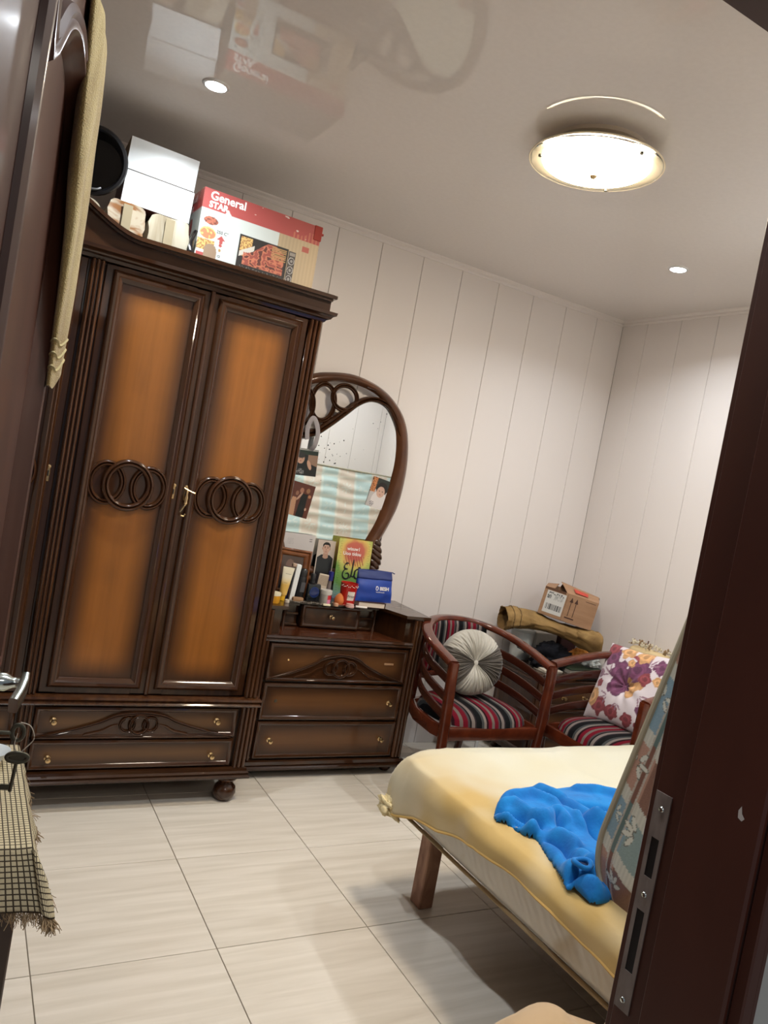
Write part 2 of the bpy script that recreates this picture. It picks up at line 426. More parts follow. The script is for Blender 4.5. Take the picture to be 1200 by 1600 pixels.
# lever handle
hx, hz = DL-.055, .958
H = MB(); H.lathe([(.0001, .0), (.024, 0), (.024, .006), (.017, .009)], 20, (0, 0, 0), 'Y', M=Matrix.Translation((hx, 0, hz)) @ Matrix.Scale(-1, 4, (0, 1, 0)))
hn = H.build('handle', M_chrome, door)
H = MB(); H.lathe([(.0001, 0), (.015, 0), (.015, .012), (.009, .022), (.008, .028), (.010, .038), (.0001, .039)], 16, (0, 0, 0), 'Y', M=Matrix.Translation((hx, -.008, hz)) @ Matrix.Scale(-1, 4, (0, 1, 0)))
H.build('handle_stem', M_chrome, hn)
H = MB(); H.sweep([(hx+.010, -.047, hz+.004), (hx-.01, -.048, hz+.0), (hx-.035, -.046, hz-.008), (hx-.065, -.041, hz-.016)], rsec(.014, .026, .003), up=(0, 0, 1))
H.build('handle_lever', M_chrome, hn)
H = MB(); H.lathe([(.0001, .007), (.010, .007), (.014, .002), (.014, 0)], 16, (0, 0, 0), 'Y', M=Matrix.Translation((hx, 0, hz-.085)) @ Matrix.Scale(-1, 4, (0, 1, 0)))
H.build('keyhole_plate', M_steel, door)

# ---------------------------------------------------------------- ceiling lamp and downlights
M_glow = mat('glowing_opal_glass', (.9, .87, .8), .4, emit=((1.0, .86, .68), LAMP_STRENGTH))
M_glass = mat('clear_rim_glass', (.93, .94, .86), .04, trans=1, ior=1.45)
M_lmetal = mat('lamp_white_metal', (.62, .55, .45), .35, .2)
LX, LY = 1.606, 1.94
lamp = thing('ceiling_lamp', 'round glass flush ceiling lamp, lit, with a clear outer rim', 'lamp', (LX, LY, ZC))
MB().lathe([(.0001, 0), (.150, 0), (.150, -.012), (.120, -.018), (.120, -.044), (.200, -.046), (.200, -.049), (.0001, -.049)], 48).build('base', M_lmetal, lamp)
MB().lathe([(.0001, -.050), (.158, -.050), (.163, -.056), (.158, -.064), (.12, -.075), (.06, -.082), (.0001, -.084)], 48).build('diffuser', M_glow, lamp)
MB().lathe([(.165, -.054), (.205, -.050), (.208, -.053), (.205, -.056), (.165, -.060), (.165, -.054)], 64).build('glass_rim', M_glass, lamp)
M_edge = mat('gilt_rim_edge', (.85, .75, .55), .3, .3)
MB().sweep([(.208*math.cos(a), .208*math.sin(a), -.053) for a in [2*PI*i/64 for i in range(64)]], circ(.0028, 6), closed=True).build('rim_edge', M_edge, lamp)
MB().lathe([(.0001, -.083), (.010, -.084), (.012, -.092), (.006, -.100), (.0001, -.102)], 16).build('finial', M_brass, lamp)
for a in (0.6, 2.7, 4.8):
    MB().lathe([(.0001, -.066), (.006, -.066), (.006, -.060), (.0001, -.060)], 10, (.178*math.cos(a), .178*math.sin(a), 0)).build('clip', M_darkmetal, lamp)
M_spot = mat('downlight_lens', (.9, .9, .9), .3, emit=((.86, .93, 1.0), 60))
dl0 = None
for i, (x, y, lab) in enumerate([(.553, 2.588, 'small round recessed downlight in ceiling near the wardrobe'), (2.647, 2.506, 'small round recessed downlight in ceiling near the far right corner'),
                                 (.60, 1.18, 'small round recessed downlight in ceiling near the door, out of frame'), (2.65, 1.18, 'small round recessed downlight in ceiling over the bed, out of frame')]):
    if i == 0:
        d = thing('downlight', lab, 'light', (x, y, ZC), 0, 'recessed downlights'); dl0 = d
        MB().lathe([(.032, -.001), (.034, -.006), (.042, -.004), (.045, 0), (.032, 0)], 28).build('ring', mat('downlight_ring', (.75, .75, .75), .3, .4), d)
        MB().lathe([(.0001, -.006), (.028, -.005), (.032, -.002), (.032, 0), (.0001, 0)], 24).build('lens', M_spot, d)
    else:
        d = copy_tree(dl0); d.location = (x, y, ZC); d['label'] = lab
    ld = bpy.data.lights.new('downlight_glow', 'AREA'); ld.shape = 'DISK'; ld.size = .045; ld.energy = SPOT_W; ld.color = (.88, .94, 1); ld.spread = math.radians(142)
    lo = bpy.data.objects.new('downlight_glow', ld); COL.objects.link(lo); lo.location = (x, y, ZC-.012)
# dim hall ceiling light behind the camera
ld = bpy.data.lights.new('hall_light', 'AREA'); ld.shape = 'DISK'; ld.size = .5; ld.energy = 6; ld.color = (1, .93, .85)
lo = bpy.data.objects.new('hall_light', ld); COL.objects.link(lo); lo.location = (.3, -1.0, 2.4)

# ---------------------------------------------------------------- wardrobe
WF = 2.85     # door plane
W0, W1 = -.99, 1.165
fr_ = lambda Y: (lambda x, z, h: (x, Y-h, z))
ward = thing('wardrobe', 'tall glossy dark brown wardrobe with orange veneer doors and carved rings', 'wardrobe')
B = MB()
B.box(W0, W1, WF+.018, YB-.012, .12, 1.985, .002); B.build('body', M_wood, ward)
# cornice: lower moulding, board, top lip with raised centre
B = MB()
def mould_front(mb, x0, x1, Y, prof, ends=True):
    """horizontal moulding running along x with mitred return at the right end; prof=(out, z)"""
    k = len(prof)
    vs = []
    for st in range(4):
        for o, z in prof:
            if st == 0: vs.append((x0-o, YB-.02, z))
            if st == 1: vs.append((x0-o, Y-o, z))
            if st == 2: vs.append((x1+o, Y-o, z))
            if st == 3: vs.append((x1+o, YB-.02, z))
    fs = []
    for s_ in range(3):
        for q in range(k-1): fs.append((s_*k+q, (s_+1)*k+q, (s_+1)*k+q+1, s_*k+q+1))
    mb.add(vs, fs)
mould_front(B, W0, W1-.010, WF+.005, [(-.01, 1.945), (.012, 1.948), (.018, 1.958), (.030, 1.962), (.036, 1.972), (.046, 1.976), (.048, 1.988), (.012, 1.990)])
crn = B.build('cornice', M_woodh, ward)
zc_ = lambda x: 2.052 + .135*max(0, .5*(1+math.cos(PI*min(1, abs(x-.09)/.36))))
xsx = [W0-.004+ (W1+.012-W0+.004)*i/80 for i in range(81)]
def crown_strip(mb, y0, y1, zlo, zhi):
    vs = []; fs = []
    for x in xsx:
        vs += [(x, y0, zlo(x)), (x, y0, zhi(x)), (x, y1, zhi(x)), (x, y1, zlo(x))]
    for i in range(len(xsx)-1):
        for q in range(4): fs.append((4*i+q, 4*i+(q+1) % 4, 4*i+4+(q+1) % 4, 4*i+4+q))
    fs += [(0, 1, 2, 3), tuple(4*(len(xsx)-1)+q for q in (3, 2, 1, 0))]
    mb.add(vs, fs)
B = MB(); crown_strip(B, 2.832, 2.855, lambda x: 1.985, lambda x: zc_(x)-.014); B.box(W1-.012, W1+.008, 2.855, YB-.02, 1.985, 2.04, .002); B.box(W0-.004, W0+.016, 2.855, YB-.02, 1.985, 2.04, .002)
B.build('crown_board', M_woodh, ward)
B = MB(); crown_strip(B, 2.806, 2.860, lambda x: zc_(x)-.014, lambda x: zc_(x)); crown_strip(B, 2.816, 2.840, lambda x: zc_(x)-.024, lambda x: zc_(x)-.014)
B.box(W1+.008, W1+.026, 2.806, YB-.02, 2.038, 2.052, .002)
B.build('crown_lip', M_woodh, ward)
# pilasters with flutes
def pilaster(mb, x0, x1, z0, z1, Y=WF, d=.012, n=3):
    mb.box(x0, x1, Y-.004, Y+.02, z0, z1, .001)
    w_ = (x1-x0)/n
    for i in range(n):
        c = x0+w_*(i+.5); vs = []; 
        for z in (z0, z1):
            for a in range(7): t = PI*a/6; vs.append((c-math.cos(t)*w_*.43, Y-.004-math.sin(t)*d, z))
        mb.add(vs, [(q, q+1, 8+q, 7+q) for q in range(6)]+[tuple(range(7)), tuple(range(7, 14))])
for x0, x1 in ((1.108, 1.160), (.298, .342), (-.162, -.118), (-.985, -.935)):
    B = MB(); pilaster(B, x0, x1, .432, 1.945); B.build('pilaster', M_woodr, ward)
    B = MB(); pilaster(B, x0, x1, .145, .392); B.build('pilaster', M_woodr, ward)
# waist moulding and base moulding
for nm, pr_ in (('waist_moulding', [(0, .391), (.010, .393), (.022, .396), (.026, .402), (.020, .408), (.016, .412), (.026, .418), (.024, .426), (.010, .430), (0, .431)]),
                ('base_moulding', [(0, .104), (.026, .104), (.028, .112), (.020, .118), (.024, .126), (.016, .132), (.014, .142), (0, .146)])):
    B = MB(); mould_front(B, W0, W1-.012, WF-.002, pr_); B.build(nm, M_woodr if nm[0] == 'w' else M_woodh, ward)
B = MB(); B.box(W0, W1, WF+.0, YB-.03, .104, .125); B.build('bottom_board', M_wood, ward)
door_prof = [(-.016, .001), (-.013, .010), (-.004, .016), (.004, .012), (.008, .014), (.014, .010), (.022, .001), (.022, -.004)]
def ring_pair(cx, cz, rx, rz, w_, n=40):
    A = []; Bq = []
    for i in range(n):
        a = 2*PI*i/n; A.append((cx+(rx-w_)*math.cos(a), cz+(rz-w_)*math.sin(a))); Bq.append((cx+rx*math.cos(a), cz+rz*math.sin(a)))
    return A, Bq
def make_door(x0, x1, keyside, parent, fancy=True):
    d = MB(); p = bpy.data.objects.new('door', None)
    pl = fr_(WF)
    # stiles and rails
    m = MB(); z0, z1 = .434, 1.944
    pxo0, pxo1, pz0, pz1 = x0+.040, x1-.038, .470, 1.914
    m.box(x0, pxo0+.02, WF, WF+.018, z0, z1, .003); m.box(pxo1-.02, x1, WF, WF+.018, z0, z1, .003)
    m.box(pxo0+.018, pxo1-.018, WF+.0004, WF+.018, z0, pz0+.02); m.box(pxo0+.018, pxo1-.018, WF+.0004, WF+.018, pz1-.02, z1)
    dr = m.build('door', M_wood, parent)
    MB().box(pxo0+.012, pxo1-.012, WF+.004, WF+.0165, pz0+.012, pz1-.012).build('veneer_panel', M_panel, dr, smooth=0)
    m = MB(); m.loop([(pxo0, pz0), (pxo1, pz0), (pxo1, pz1), (pxo0, pz1)], door_prof, pl); m.build('panel_moulding', M_carv, dr)
    cx, cz = (pxo0+pxo1)/2, 1.20
    # dark oval ground behind the rings, then the three interlaced rings
    m = MB()
    for dx, r1, r2, w_, b in ((-.074, .069, .081, .024, .006), (.074, .069, .081, .024, .006), (0, .091, .094, .027, .013)):
        A, Bq = ring_pair(cx+dx, cz, r1, r2, w_); m.ribbon(A, Bq, pl, .012, 2, 12, True, b-.004)
    m.build('ring_carving', M_carv, dr)
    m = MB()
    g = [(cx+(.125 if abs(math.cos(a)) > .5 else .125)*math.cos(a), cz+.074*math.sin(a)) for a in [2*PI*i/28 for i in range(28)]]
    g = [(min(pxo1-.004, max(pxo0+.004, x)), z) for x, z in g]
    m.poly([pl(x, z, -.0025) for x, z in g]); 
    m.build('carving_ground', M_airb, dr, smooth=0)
    kx = x1-.021 if keyside > 0 else x0+.021
    m = MB(); m.box(kx-.006, kx+.006, WF-.003, WF, 1.175, 1.225, .002); m.lathe([(.0001, .004), (.007, .003), (.008, 0)], 12, (0, 0, 0), 'Y', M=Matrix.Translation((kx, WF, 1.225)) @ Matrix.Scale(-1, 4, (0, 1, 0)))
    kp = m.build('keyhole_plate', M_brass, dr)
    MB().box(kx-.002, kx+.002, WF-.0036, WF-.0028, 1.192, 1.212).build('keyhole', M_black, kp, smooth=0)
    return dr
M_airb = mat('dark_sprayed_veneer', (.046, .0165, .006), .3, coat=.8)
for x0, x1, k in ((.348, .719, 1), (.7225, 1.104, -1), (-.112, .290, 1), (-.545, -.168, 1), (-.93, -.548, 1)): d_ = make_door(x0, x1, k, ward)
# cover strip between the two right doors, overlapping bead
B = MB(); B.sweep([(.7215, WF-.004, .436), (.7215, WF-.004, 1.946)], rsec(.016, .012, .005), up=(0, -1, 0)); B.build('meeting_bead', M_carv, ward)
# the drop handle that hangs in the right door's keyhole
B = MB(); kx = .7435
B.sweep([(kx, WF-.004, 1.222), (kx, WF-.02, 1.222)], circ(.003, 8)); B.sweep([(kx-.012, WF-.020, 1.222), (kx+.014, WF-.020, 1.212), (kx+.03, WF-.02, 1.208)], circ(.0022, 6))
pd = [(.002, 0), (.005, -.006), (.0035, -.016), (.008, -.030), (.006, -.042), (.008, -.050), (.003, -.058), (.0001, -.060)]
B.lathe(pd, 12, (kx+.001, WF-.020, 1.216)); B.sweep([(kx, WF-.02, 1.158), (kx-.006, WF-.022, 1.150), (kx-.012, WF-.02, 1.132), (kx-.008, WF-.02, 1.120), (kx+.002, WF-.02, 1.118), (kx+.006, WF-.021, 1.128)], circ(.0032, 6))
B.build('drop_handle', M_brass, ward)

def knob(parent, x, Y, z, r=.011):
    o = MB().lathe([(.0001, 0), (r*1.05, 0), (r*1.0, .003), (r*.42, .006), (r*.40, .012), (r*.85, .016), (r, .021), (r*.8, .027), (.0001, .029)], 16, (0, 0, 0), 'Y', M=Matrix.Translation((x, Y, z)) @ Matrix.Scale(-1, 4, (0, 1, 0))).build('knob', M_brass, parent)
    return o
def arched_carving(parent, x0, x1, zb, zt, Y, rr):
    """raised pediment-shaped carving with three rings and two scrolls"""
    pl = fr_(Y); cx = (x0+x1)/2; H_ = zt-zb
    crest = spline([(x0, zb), (x0+.03, zb+.10*H_), (x0+.16*(x1-x0), zb+.30*H_), (x0+.30*(x1-x0), zb+.62*H_), (x0+.38*(x1-x0), zb+.88*H_), (cx, zt),
                    (x1-.38*(x1-x0), zb+.88*H_), (x1-.30*(x1-x0), zb+.62*H_), (x1-.16*(x1-x0), zb+.30*H_), (x1-.03, zb+.10*H_), (x1, zb)], 5)
    B = MB(); lo = [(p[0], p[1]-.017*(.35+.65*math.sin(PI*i/(len(crest)-1)))) for i, p in enumerate(crest)]
    B.ribbon(lo, [(p[0], p[1]) for p in crest], pl, .010, 2, 8, False, .004)
    # field
    vs = []; fs = []
    for p, q in zip(crest, lo): vs += [pl(q[0], q[1]+.004, .0025), pl(q[0], zb-.002, .0025)]
    for i in range(len(crest)-1): fs.append((2*i, 2*i+1, 2*i+3, 2*i+2))
    B.add(vs, fs)
    B.box(x0, x1, Y-.009, Y, zb-.006, zb+.002, .002)
    c = B.build('arched_carving', M_carv, parent)
    B = MB(); zc2 = zb+H_*.47
    for dx, r1, r2, b in ((-rr*1.05, rr*.80, rr*.80, .004), (rr*1.05, rr*.80, rr*.80, .004), (0, rr, rr*1.02, .008)):
        A, Bq = ring_pair(cx+dx, zc2, r1, r2, rr*.31, 30); B.ribbon(A, Bq, pl, .011, 2, 8, True, b)
    B.build('ring_carving', M_carv, c)
    B = MB()
    for s_ in (-1, 1):
        pts = [(cx+s_*rr*1.9, zc2), (cx+s_*rr*2.5, zb+H_*.40), (cx+s_*rr*3.3, zb+H_*.22), (cx+s_*rr*4.6, zb+H_*.10), (cx+s_*rr*4.8, zb+H_*.05)]
        B = MB(); pp = spline([(a, Y-.005, b) for a, b in pts], 5); n_ = len(pp); B.sweep(pp, circ(.0045, 6), up=(0, -1, 0), scale=[.4+.9*math.sin(PI*(i+.5)/n_) for i in range(n_)])
        B.build('scroll', M_carv, c)
    return c
def drawer(name, x0, x1, z0, z1, Y, parent, m_panel, dark=M_wood):
    m = MB(); m.box(x0, x1, Y, Y+.018, z0, z1, .003); dr = m.build(name, dark, parent)
    MB().box(x0+.016, x1-.016, Y-.0015, Y+.004, z0+.014, z1-.014).build('veneer_panel', m_panel, dr, smooth=0)
    m = MB(); m.loop([(x0+.004, z0+.003), (x1-.004, z0+.003), (x1-.004, z1-.003), (x0+.004, z1-.003)], [(-.002, 0), (0, .006), (.006, .009), (.012, .006), (.016, .001)], fr_(Y)); m.build('edge_moulding', M_carv, dr)
    return dr
for x0, x1 in ((.348, 1.098), (-.112, .290), (-.93, -.168)):
    d1 = drawer('drawer', x0, x1, .268, .385, WF, ward, M_drawer); d2 = drawer('drawer', x0, x1, .150, .262, WF, ward, M_drawer)
    if x1-x0 > .5:
        arched_carving(d1, x0+.004, x1-.02, .273, .372, WF-.002, .040)
    for d_, z in ((d1, .333), (d2, .194)):
        for x in (x0+.067, x1-.085): knob(d_, x, WF-.001, z)
for x, y in ((1.105, 2.875), (W0+.06, 2.875), (1.105, 3.36), (W0+.06, 3.36), (-.14, 2.875)):
    B = MB(); B.lathe([(.0001, 0), (.026, 0), (.040, .012), (.046, .034), (.042, .056), (.028, .070), (.024, .076), (.040, .084), (.046, .094), (.044, .104), (.0001, .105)], 24, (x, y, 0)); B.build('foot', M_carv, ward)

# ---------------------------------------------------------------- dresser
DF = 3.05; D0, D1 = 1.195, 2.03
dres = thing('dresser', 'glossy dark brown chest of three drawers with carved rings beside the wardrobe', 'dresser')
B = MB(); B.box(D0, D1, DF+.016, YB-.02, .055, .636, .002)
# raised wings and back of the top
def prism(mb, pts, z0, z1):
    n = len(pts); vs = [(x, y, z0) for x, y in pts]+[(x, y, z1) for x, y in pts]
    mb.add(vs, [tuple(range(n))[::-1], tuple(range(n, 2*n))]+[(i, (i+1) % n, n+(i+1) % n, n+i) for i in range(n)])
cxm = (D0+D1)/2+.005
prism(B, [(1.935, DF+.016), (D1-.004, DF+.016), (D1-.004, YB-.03), (1.865, YB-.03), (1.865, 3.235)], .636, .752)
prism(B, [(D0+.004, DF+.016), (1.300, DF+.016), (1.365, 3.235), (1.365, YB-.03), (D0+.004, YB-.03)], .636, .752)
B.box(1.365, 1.865, 3.262, YB-.03, .636, .752)
B.build('body', M_wood, dres)
B = MB()
prism(B, [(1.925, DF-.004), (D1+.014, DF-.004), (D1+.014, YB-.022), (D0-.010, YB-.022), (D0-.010, DF-.004), (1.308, DF-.004), (1.372, 3.208), (1.858, 3.208)], .752, .757)
prism(B, [(1.918, DF-.012), (D1+.022, DF-.012), (D1+.022, YB-.018), (D0-.014, YB-.018), (D0-.014, DF-.012), (1.314, DF-.012), (1.376, 3.198), (1.854, 3.198)], .757, .770)
B.build('raised_top', M_woodh, dres)
B = MB(); B.box(1.20, 1.935, DF-.004, 3.262, .630, .640, .003); B.build('well_floor', mat('red_brown_well', (.115, .036, .014), .18, coat=1, noise=((3, 25, 25), (.07, .02, .009), 4, .4)), dres)
B = MB()   # cubby fronts each side of the small drawer
for s_, xa, xb in ((-1, 1.366, 1.452), (1, 1.766, 1.864)):
    B = MB()
    for z in (.650, .700, .742): B.box(xa, xb, 3.232, 3.262, z-.006, z+.006, .002)
    B.box(xa, xb, 3.250, 3.262, .644, .748)
    xc = xb-.014 if s_ > 0 else xa+.014
    B.lathe([(.010, .640), (.010, .655), (.006, .662), (.009, .690), (.006, .722), (.010, .730), (.010, .750)], 12, (xc, 3.225, 0))
    B.build('shelf_rail', M_carv, dres)
sd = drawer('small_drawer', 1.457, 1.762, .645, .752, 3.212, dres, airbrush('veneer_small_drawer', (.070, .029, .012), (.032, .012, .006), .3, .1, .05, 'X'))
MB().box(1.46, 1.76, 3.230, 3.262, .645, .75).build('drawer_box', M_inner, sd, smooth=0)
knob(sd, 1.610, 3.211, .700, .010)
B = MB(); k = [(0, .612), (.010, .614), (.014, .620), (.010, .626), (.016, .632), (.012, .641), (0, .642)]
vs = []
for x in (1.205, 1.975):
    for o, z in k: vs.append((x, DF-o, z))
B.add(vs, [(q, q+1, 7+q+1, 7+q) for q in range(6)]+[tuple(range(7)), tuple(range(7, 14))]); B.build('top_rail', M_woodh, dres)
B = MB(); pilaster(B, 1.972, 2.026, .085, .750, DF, .009, 3); B.build('pilaster', M_woodr, dres)
B = MB(); pilaster(B, 1.200, 1.258, .085, .750, DF, .009, 3); B.build('pilaster', M_woodr, dres)
B = MB(); vs = []; k = [(0, .040), (.018, .040), (.020, .050), (.012, .056), (.016, .064), (.010, .076), (0, .080)]
for x in (D0, D1):
    for o, z in k: vs.append((x+(o if x > 1.5 else -0), DF-o, z))
B.add(vs, [(q, q+1, 7+q+1, 7+q) for q in range(6)]+[tuple(range(7)), tuple(range(7, 14))]); B.box(D0, D1, DF, DF+.03, .04, .08); B.build('base_moulding', M_woodh, dres)
zz = [(.436, .606), (.262, .430), (.088, .256)]
for i, (a, b) in enumerate(zz):
    d_ = drawer('drawer', 1.266, 1.968, a, b, DF, dres, M_drawerD)
    if i == 0:
        arched_carving(d_, 1.268, 1.966, .446, .574, DF-.002, .046)
        MB().box(1.845, 1.895, DF-.004, DF-.002, .528, .537, .001).build('chipped_patch', mat('bare_wood_chip', (.36, .2, .1), .7), d_)
        MB().lathe([(.0001, 0), (.006, 0), (.005, .003), (.002, .004), (.002, .010), (.0001, .010)], 8, (0, 0, 0), 'Y', M=Matrix.Translation((1.36, DF-.001, .533)) @ Matrix.Scale(-1, 4, (0, 1, 0))).build('knob_stub', M_brass, d_)
    if i == 1: knob(d_, 1.905, DF-.001, .346); MB().lathe([(.0001, 0), (.008, 0), (.007, .002), (.0001, .002)], 12, (0, 0, 0), 'Y', M=Matrix.Translation((1.335, DF-.001, .348)) @ Matrix.Scale(-1, 4, (0, 1, 0))).build('knob_plate', M_darkmetal, d_)
    if i == 2: knob(d_, 1.335, DF-.001, .172); knob(d_, 1.893, DF-.001, .172)
for x in (D0+.05, D1-.05):
    for y in (DF+.05, YB-.07): MB().lathe([(.0001, 0), (.022, 0), (.032, .015), (.030, .04), (.026, .056), (.0001, .056)], 16, (x, y, 0)).build('foot', M_carv, dres)

# ---------------------------------------------------------------- mirror above the dresser
mir = thing('mirror', 'heart-shaped wooden framed mirror with carved rings standing on the dresser', 'mirror')
MY = 3.385; mp_ = lambda x, z, h: (x, MY-h, z)
M_mfr = mat('mirror_frame_wood', (.105, .040, .016), .3, coat=.7, noise=((9, 9, 9), (.07, .026, .011), 4, .4))
outer = [(1.868, .92), (1.860, .985), (1.875, 1.045), (1.912, 1.126), (1.957, 1.264), (1.969, 1.429), (1.955, 1.558), (1.920, 1.666), (1.854, 1.749), (1.748, 1.816), (1.60, 1.848), (1.466, 1.834), (1.362, 1.80), (1.29, 1.73), (1.25, 1.62), (1.24, 1.45)]
inner = [(1.800, .90), (1.795, .985), (1.800, 1.047), (1.848, 1.167), (1.875, 1.301), (1.893, 1.45), (1.882, 1.572), (1.852, 1.662), (1.800, 1.728), (1.720, 1.782), (1.594, 1.805), (1.478, 1.792), (1.385, 1.757), (1.328, 1.695), (1.295, 1.60), (1.290, 1.45)]
n_ = 70; A = resample([(p.x, p.y) for p in spline(inner, 6)], n_); Bq = resample([(p.x, p.y) for p in spline(outer, 6)], n_)
B = MB(); B.ribbon([(p.x, p.y) for p in A], [(p.x, p.y) for p in Bq], mp_, .026, 1, 10, False, .004)
frame = B.build('frame', M_mfr, mir)
# lower left side and bottom rail (behind the wardrobe line and the clutter)
lo_o = [(1.24, 1.45), (1.25, 1.25), (1.30, 1.08), (1.345, .96), (1.35, .88)]; lo_i = [(1.29, 1.45), (1.30, 1.26), (1.35, 1.10), (1.40, .98), (1.42, .90)]
A = resample([(p.x, p.y) for p in spline(lo_i, 6)], 20); Bq = resample([(p.x, p.y) for p in spline(lo_o, 6)], 20)
B = MB(); B.ribbon([(p.x, p.y) for p in Bq], [(p.x, p.y) for p in A], mp_, .026, 1, 10, False, .004)
B.ribbon([(1.34, .84), (1.60, .82), (1.88, .84)], [(1.34, .93), (1.60, .90), (1.88, .93)], mp_, .024, 2, 10, False, .004)
B.box(1.40, 1.46, MY-.02, MY+.01, .771, .86); B.box(1.76, 1.82, MY-.02, MY+.01, .771, .86)
B.build('lower_frame', M_mfr, mir)
# S-curve bar bounding the glass
s_in = [(1.885, 1.60), (1.845, 1.667), (1.785, 1.728), (1.710, 1.741), (1.645, 1.709), (1.587, 1.651), (1.515, 1.581), (1.443, 1.522), (1.364, 1.500), (1.29, 1.50)]
s_out = [(1.900, 1.62), (1.860, 1.69), (1.795, 1.757), (1.705, 1.770), (1.628, 1.738), (1.566, 1.684), (1.500, 1.620), (1.435, 1.566), (1.360, 1.545), (1.27, 1.55)]
A = resample([(p.x, p.y) for p in spline(s_in, 6)], 50); Bq = resample([(p.x, p.y) for p in spline(s_out, 6)], 50)
B = MB(); B.ribbon([(p.x, p.y) for p in A], [(p.x, p.y) for p in Bq], mp_, .022, 2, 10, False, .004); B.build('curved_bar', M_carv, mir)
B = MB()
for cx, cz, rx, rz, b in ((1.452, 1.688, .072, .098, .004), (1.556, 1.730, .076, .070, .012), (1.352, 1.650, .066, .098, .008)):
    A, Bq = ring_pair(cx, cz, rx, rz, .024, 40); B.ribbon(A, Bq, mp_, .012, 2, 10, True, b)
B.build('ring_carving', M_carv, mir)
B = MB(); pp = spline([(1.66, MY-.016, 1.805), (1.735, MY-.018, 1.792), (1.795, MY-.018, 1.76), (1.80, MY-.016, 1.748)], 5); B.sweep(pp, circ(.006, 6), up=(0, -1, 0))
B.build('scroll', M_carv, mir)
# carved leaf at the lower right
B = MB()
for i in range(6):
    a = i/5; cx = 1.868+.006*math.sin(a*3); z = 1.060-.135*a
    M_ = Matrix.Translation((cx, MY-.016, z)) @ Matrix.Rotation(math.radians(38), 4, 'Y') @ Matrix.Diagonal((.048*(.62+.38*math.sin(PI*a)), .020, .020, 1))
    bm = bmesh.new(); bmesh.ops.create_uvsphere(bm, u_segments=14, v_segments=8, radius=1); B.bm(bm, 0, M_)
B.build('carved_leaf', M_carv, mir)
gl = [(1.80, .93), (1.812, 1.047), (1.856, 1.167), (1.884, 1.301), (1.900, 1.45), (1.890, 1.577), (1.852, 1.675), (1.790, 1.738), (1.708, 1.752), (1.638, 1.720), (1.58, 1.662), (1.508, 1.592), (1.438, 1.535), (1.362, 1.515), (1.28, 1.50), (1.28, 1.30), (1.325, 1.10), (1.38, .97), (1.39, .90), (1.80, .90)]
pts = [Vector((p[0], MY-.003, p[1])) for p in gl]
bm = bmesh.new(); vv = [bm.verts.new(p) for p in pts]; bm.faces.new(vv); bmesh.ops.triangulate(bm, faces=bm.faces[:])
B = MB(); B.bm(bm); M_mirror = mat('mirror_glass', (.86, .90, .90), .012, 1)
glass = B.build('mirror_glass', M_mirror, mir, smooth=0)
B = MB(); rs = random.Random(5)
spots = [(1.80, 1.70, 3), (1.735, 1.64, 2), (1.775, 1.655, 2), (1.765, 1.62, 1.5), (1.595, 1.53, 3), (1.62, 1.47, 2)]+[(1.50+rs.uniform(-.03, .07)+rs.uniform(-.03, .03), 1.50+rs.uniform(-.09, .03), rs.uniform(1, 3.2)) for _ in range(26)]+[(rs.uniform(1.5, 1.85), rs.uniform(1.05, 1.6), rs.uniform(.6, 1.4)) for _ in range(12)]
for x, z, r in spots: B.poly([(x+r*.001*math.cos(a), MY-.0034, z+r*.0011*math.sin(a)) for a in [2*PI*i/7 for i in range(7)]])
o = B.build('tarnish_spots', mat('mirror_tarnish', (.05, .05, .05), .6), glass, smooth=0); o['kind'] = 'stuff'
B = MB(); B.box(1.28, 1.90, MY, MY+.004, .90, 1.50); B.build('backing_board', M_inner, mir, smooth=0)

# ---------------------------------------------------------------- printed surfaces (colour laid out on a fine grid)
def inell(x, z, cx, cz, rx, rz, rot=0):
    dx, dz = x-cx, z-cz
    if rot: c, s = math.cos(rot), math.sin(rot); dx, dz = dx*c+dz*s, -dx*s+dz*c
    return (dx/rx)**2+(dz/rz)**2
def paint(layers, bg):
    def f(x, z):
        c = bg
        for L in layers:
            k = L[0]
            if k == 'e' and inell(x, z, *L[1]) < 1: c = L[2]
            elif k == 'r' and L[1][0] < x < L[1][1] and L[1][2] < z < L[1][3]: c = L[2]
            elif k == 't' and L[1][2] < z < L[1][3]:      # trapezoid: bottom half-width, top half-width about cx
                t = (z-L[1][2])/(L[1][3]-L[1][2]); hw = L[1][1][0]*(1-t)+L[1][1][1]*t
                if abs(x-L[1][0]) < hw: c = L[2]
            elif k == 'f': 
                q = L[1](x, z, c); c = q if q else c
        return c
    return f
def flower(cx, cz, r, n, col, ccol=None, ph=0, wob=0):
    def g(x, z, c):
        dx, dz = x-cx, z-cz; d = math.hypot(dx, dz)
        if d > r*1.1: return None
        a = math.atan2(dz, dx)+ph
        lim = r*(.78+.14*abs(math.cos(a*n/2))+.30*n3(x*34+n, z*34, 1))
        if d < lim:
            if ccol and d < r*.35: return ccol
            k = .78+.38*abs(math.sin(d/r*7+a*1.0+ph))*(.7+.6*n3(x*60, z*60, 3)); return tuple(min(1, q*k) for q in col)
        return None
    return ('f', g)
def petals(cx, cz, r, angs, wd, col, edge=None):
    def g(x, z, c):
        for a in angs:
            ex, ez = cx+math.cos(a)*r*.58, cz+math.sin(a)*r*.58; q = inell(x, z, ex, ez, r*.44, wd, a)
            if q < .72: return col
            if q < 1: return edge or col
        return None
    return ('f', g)
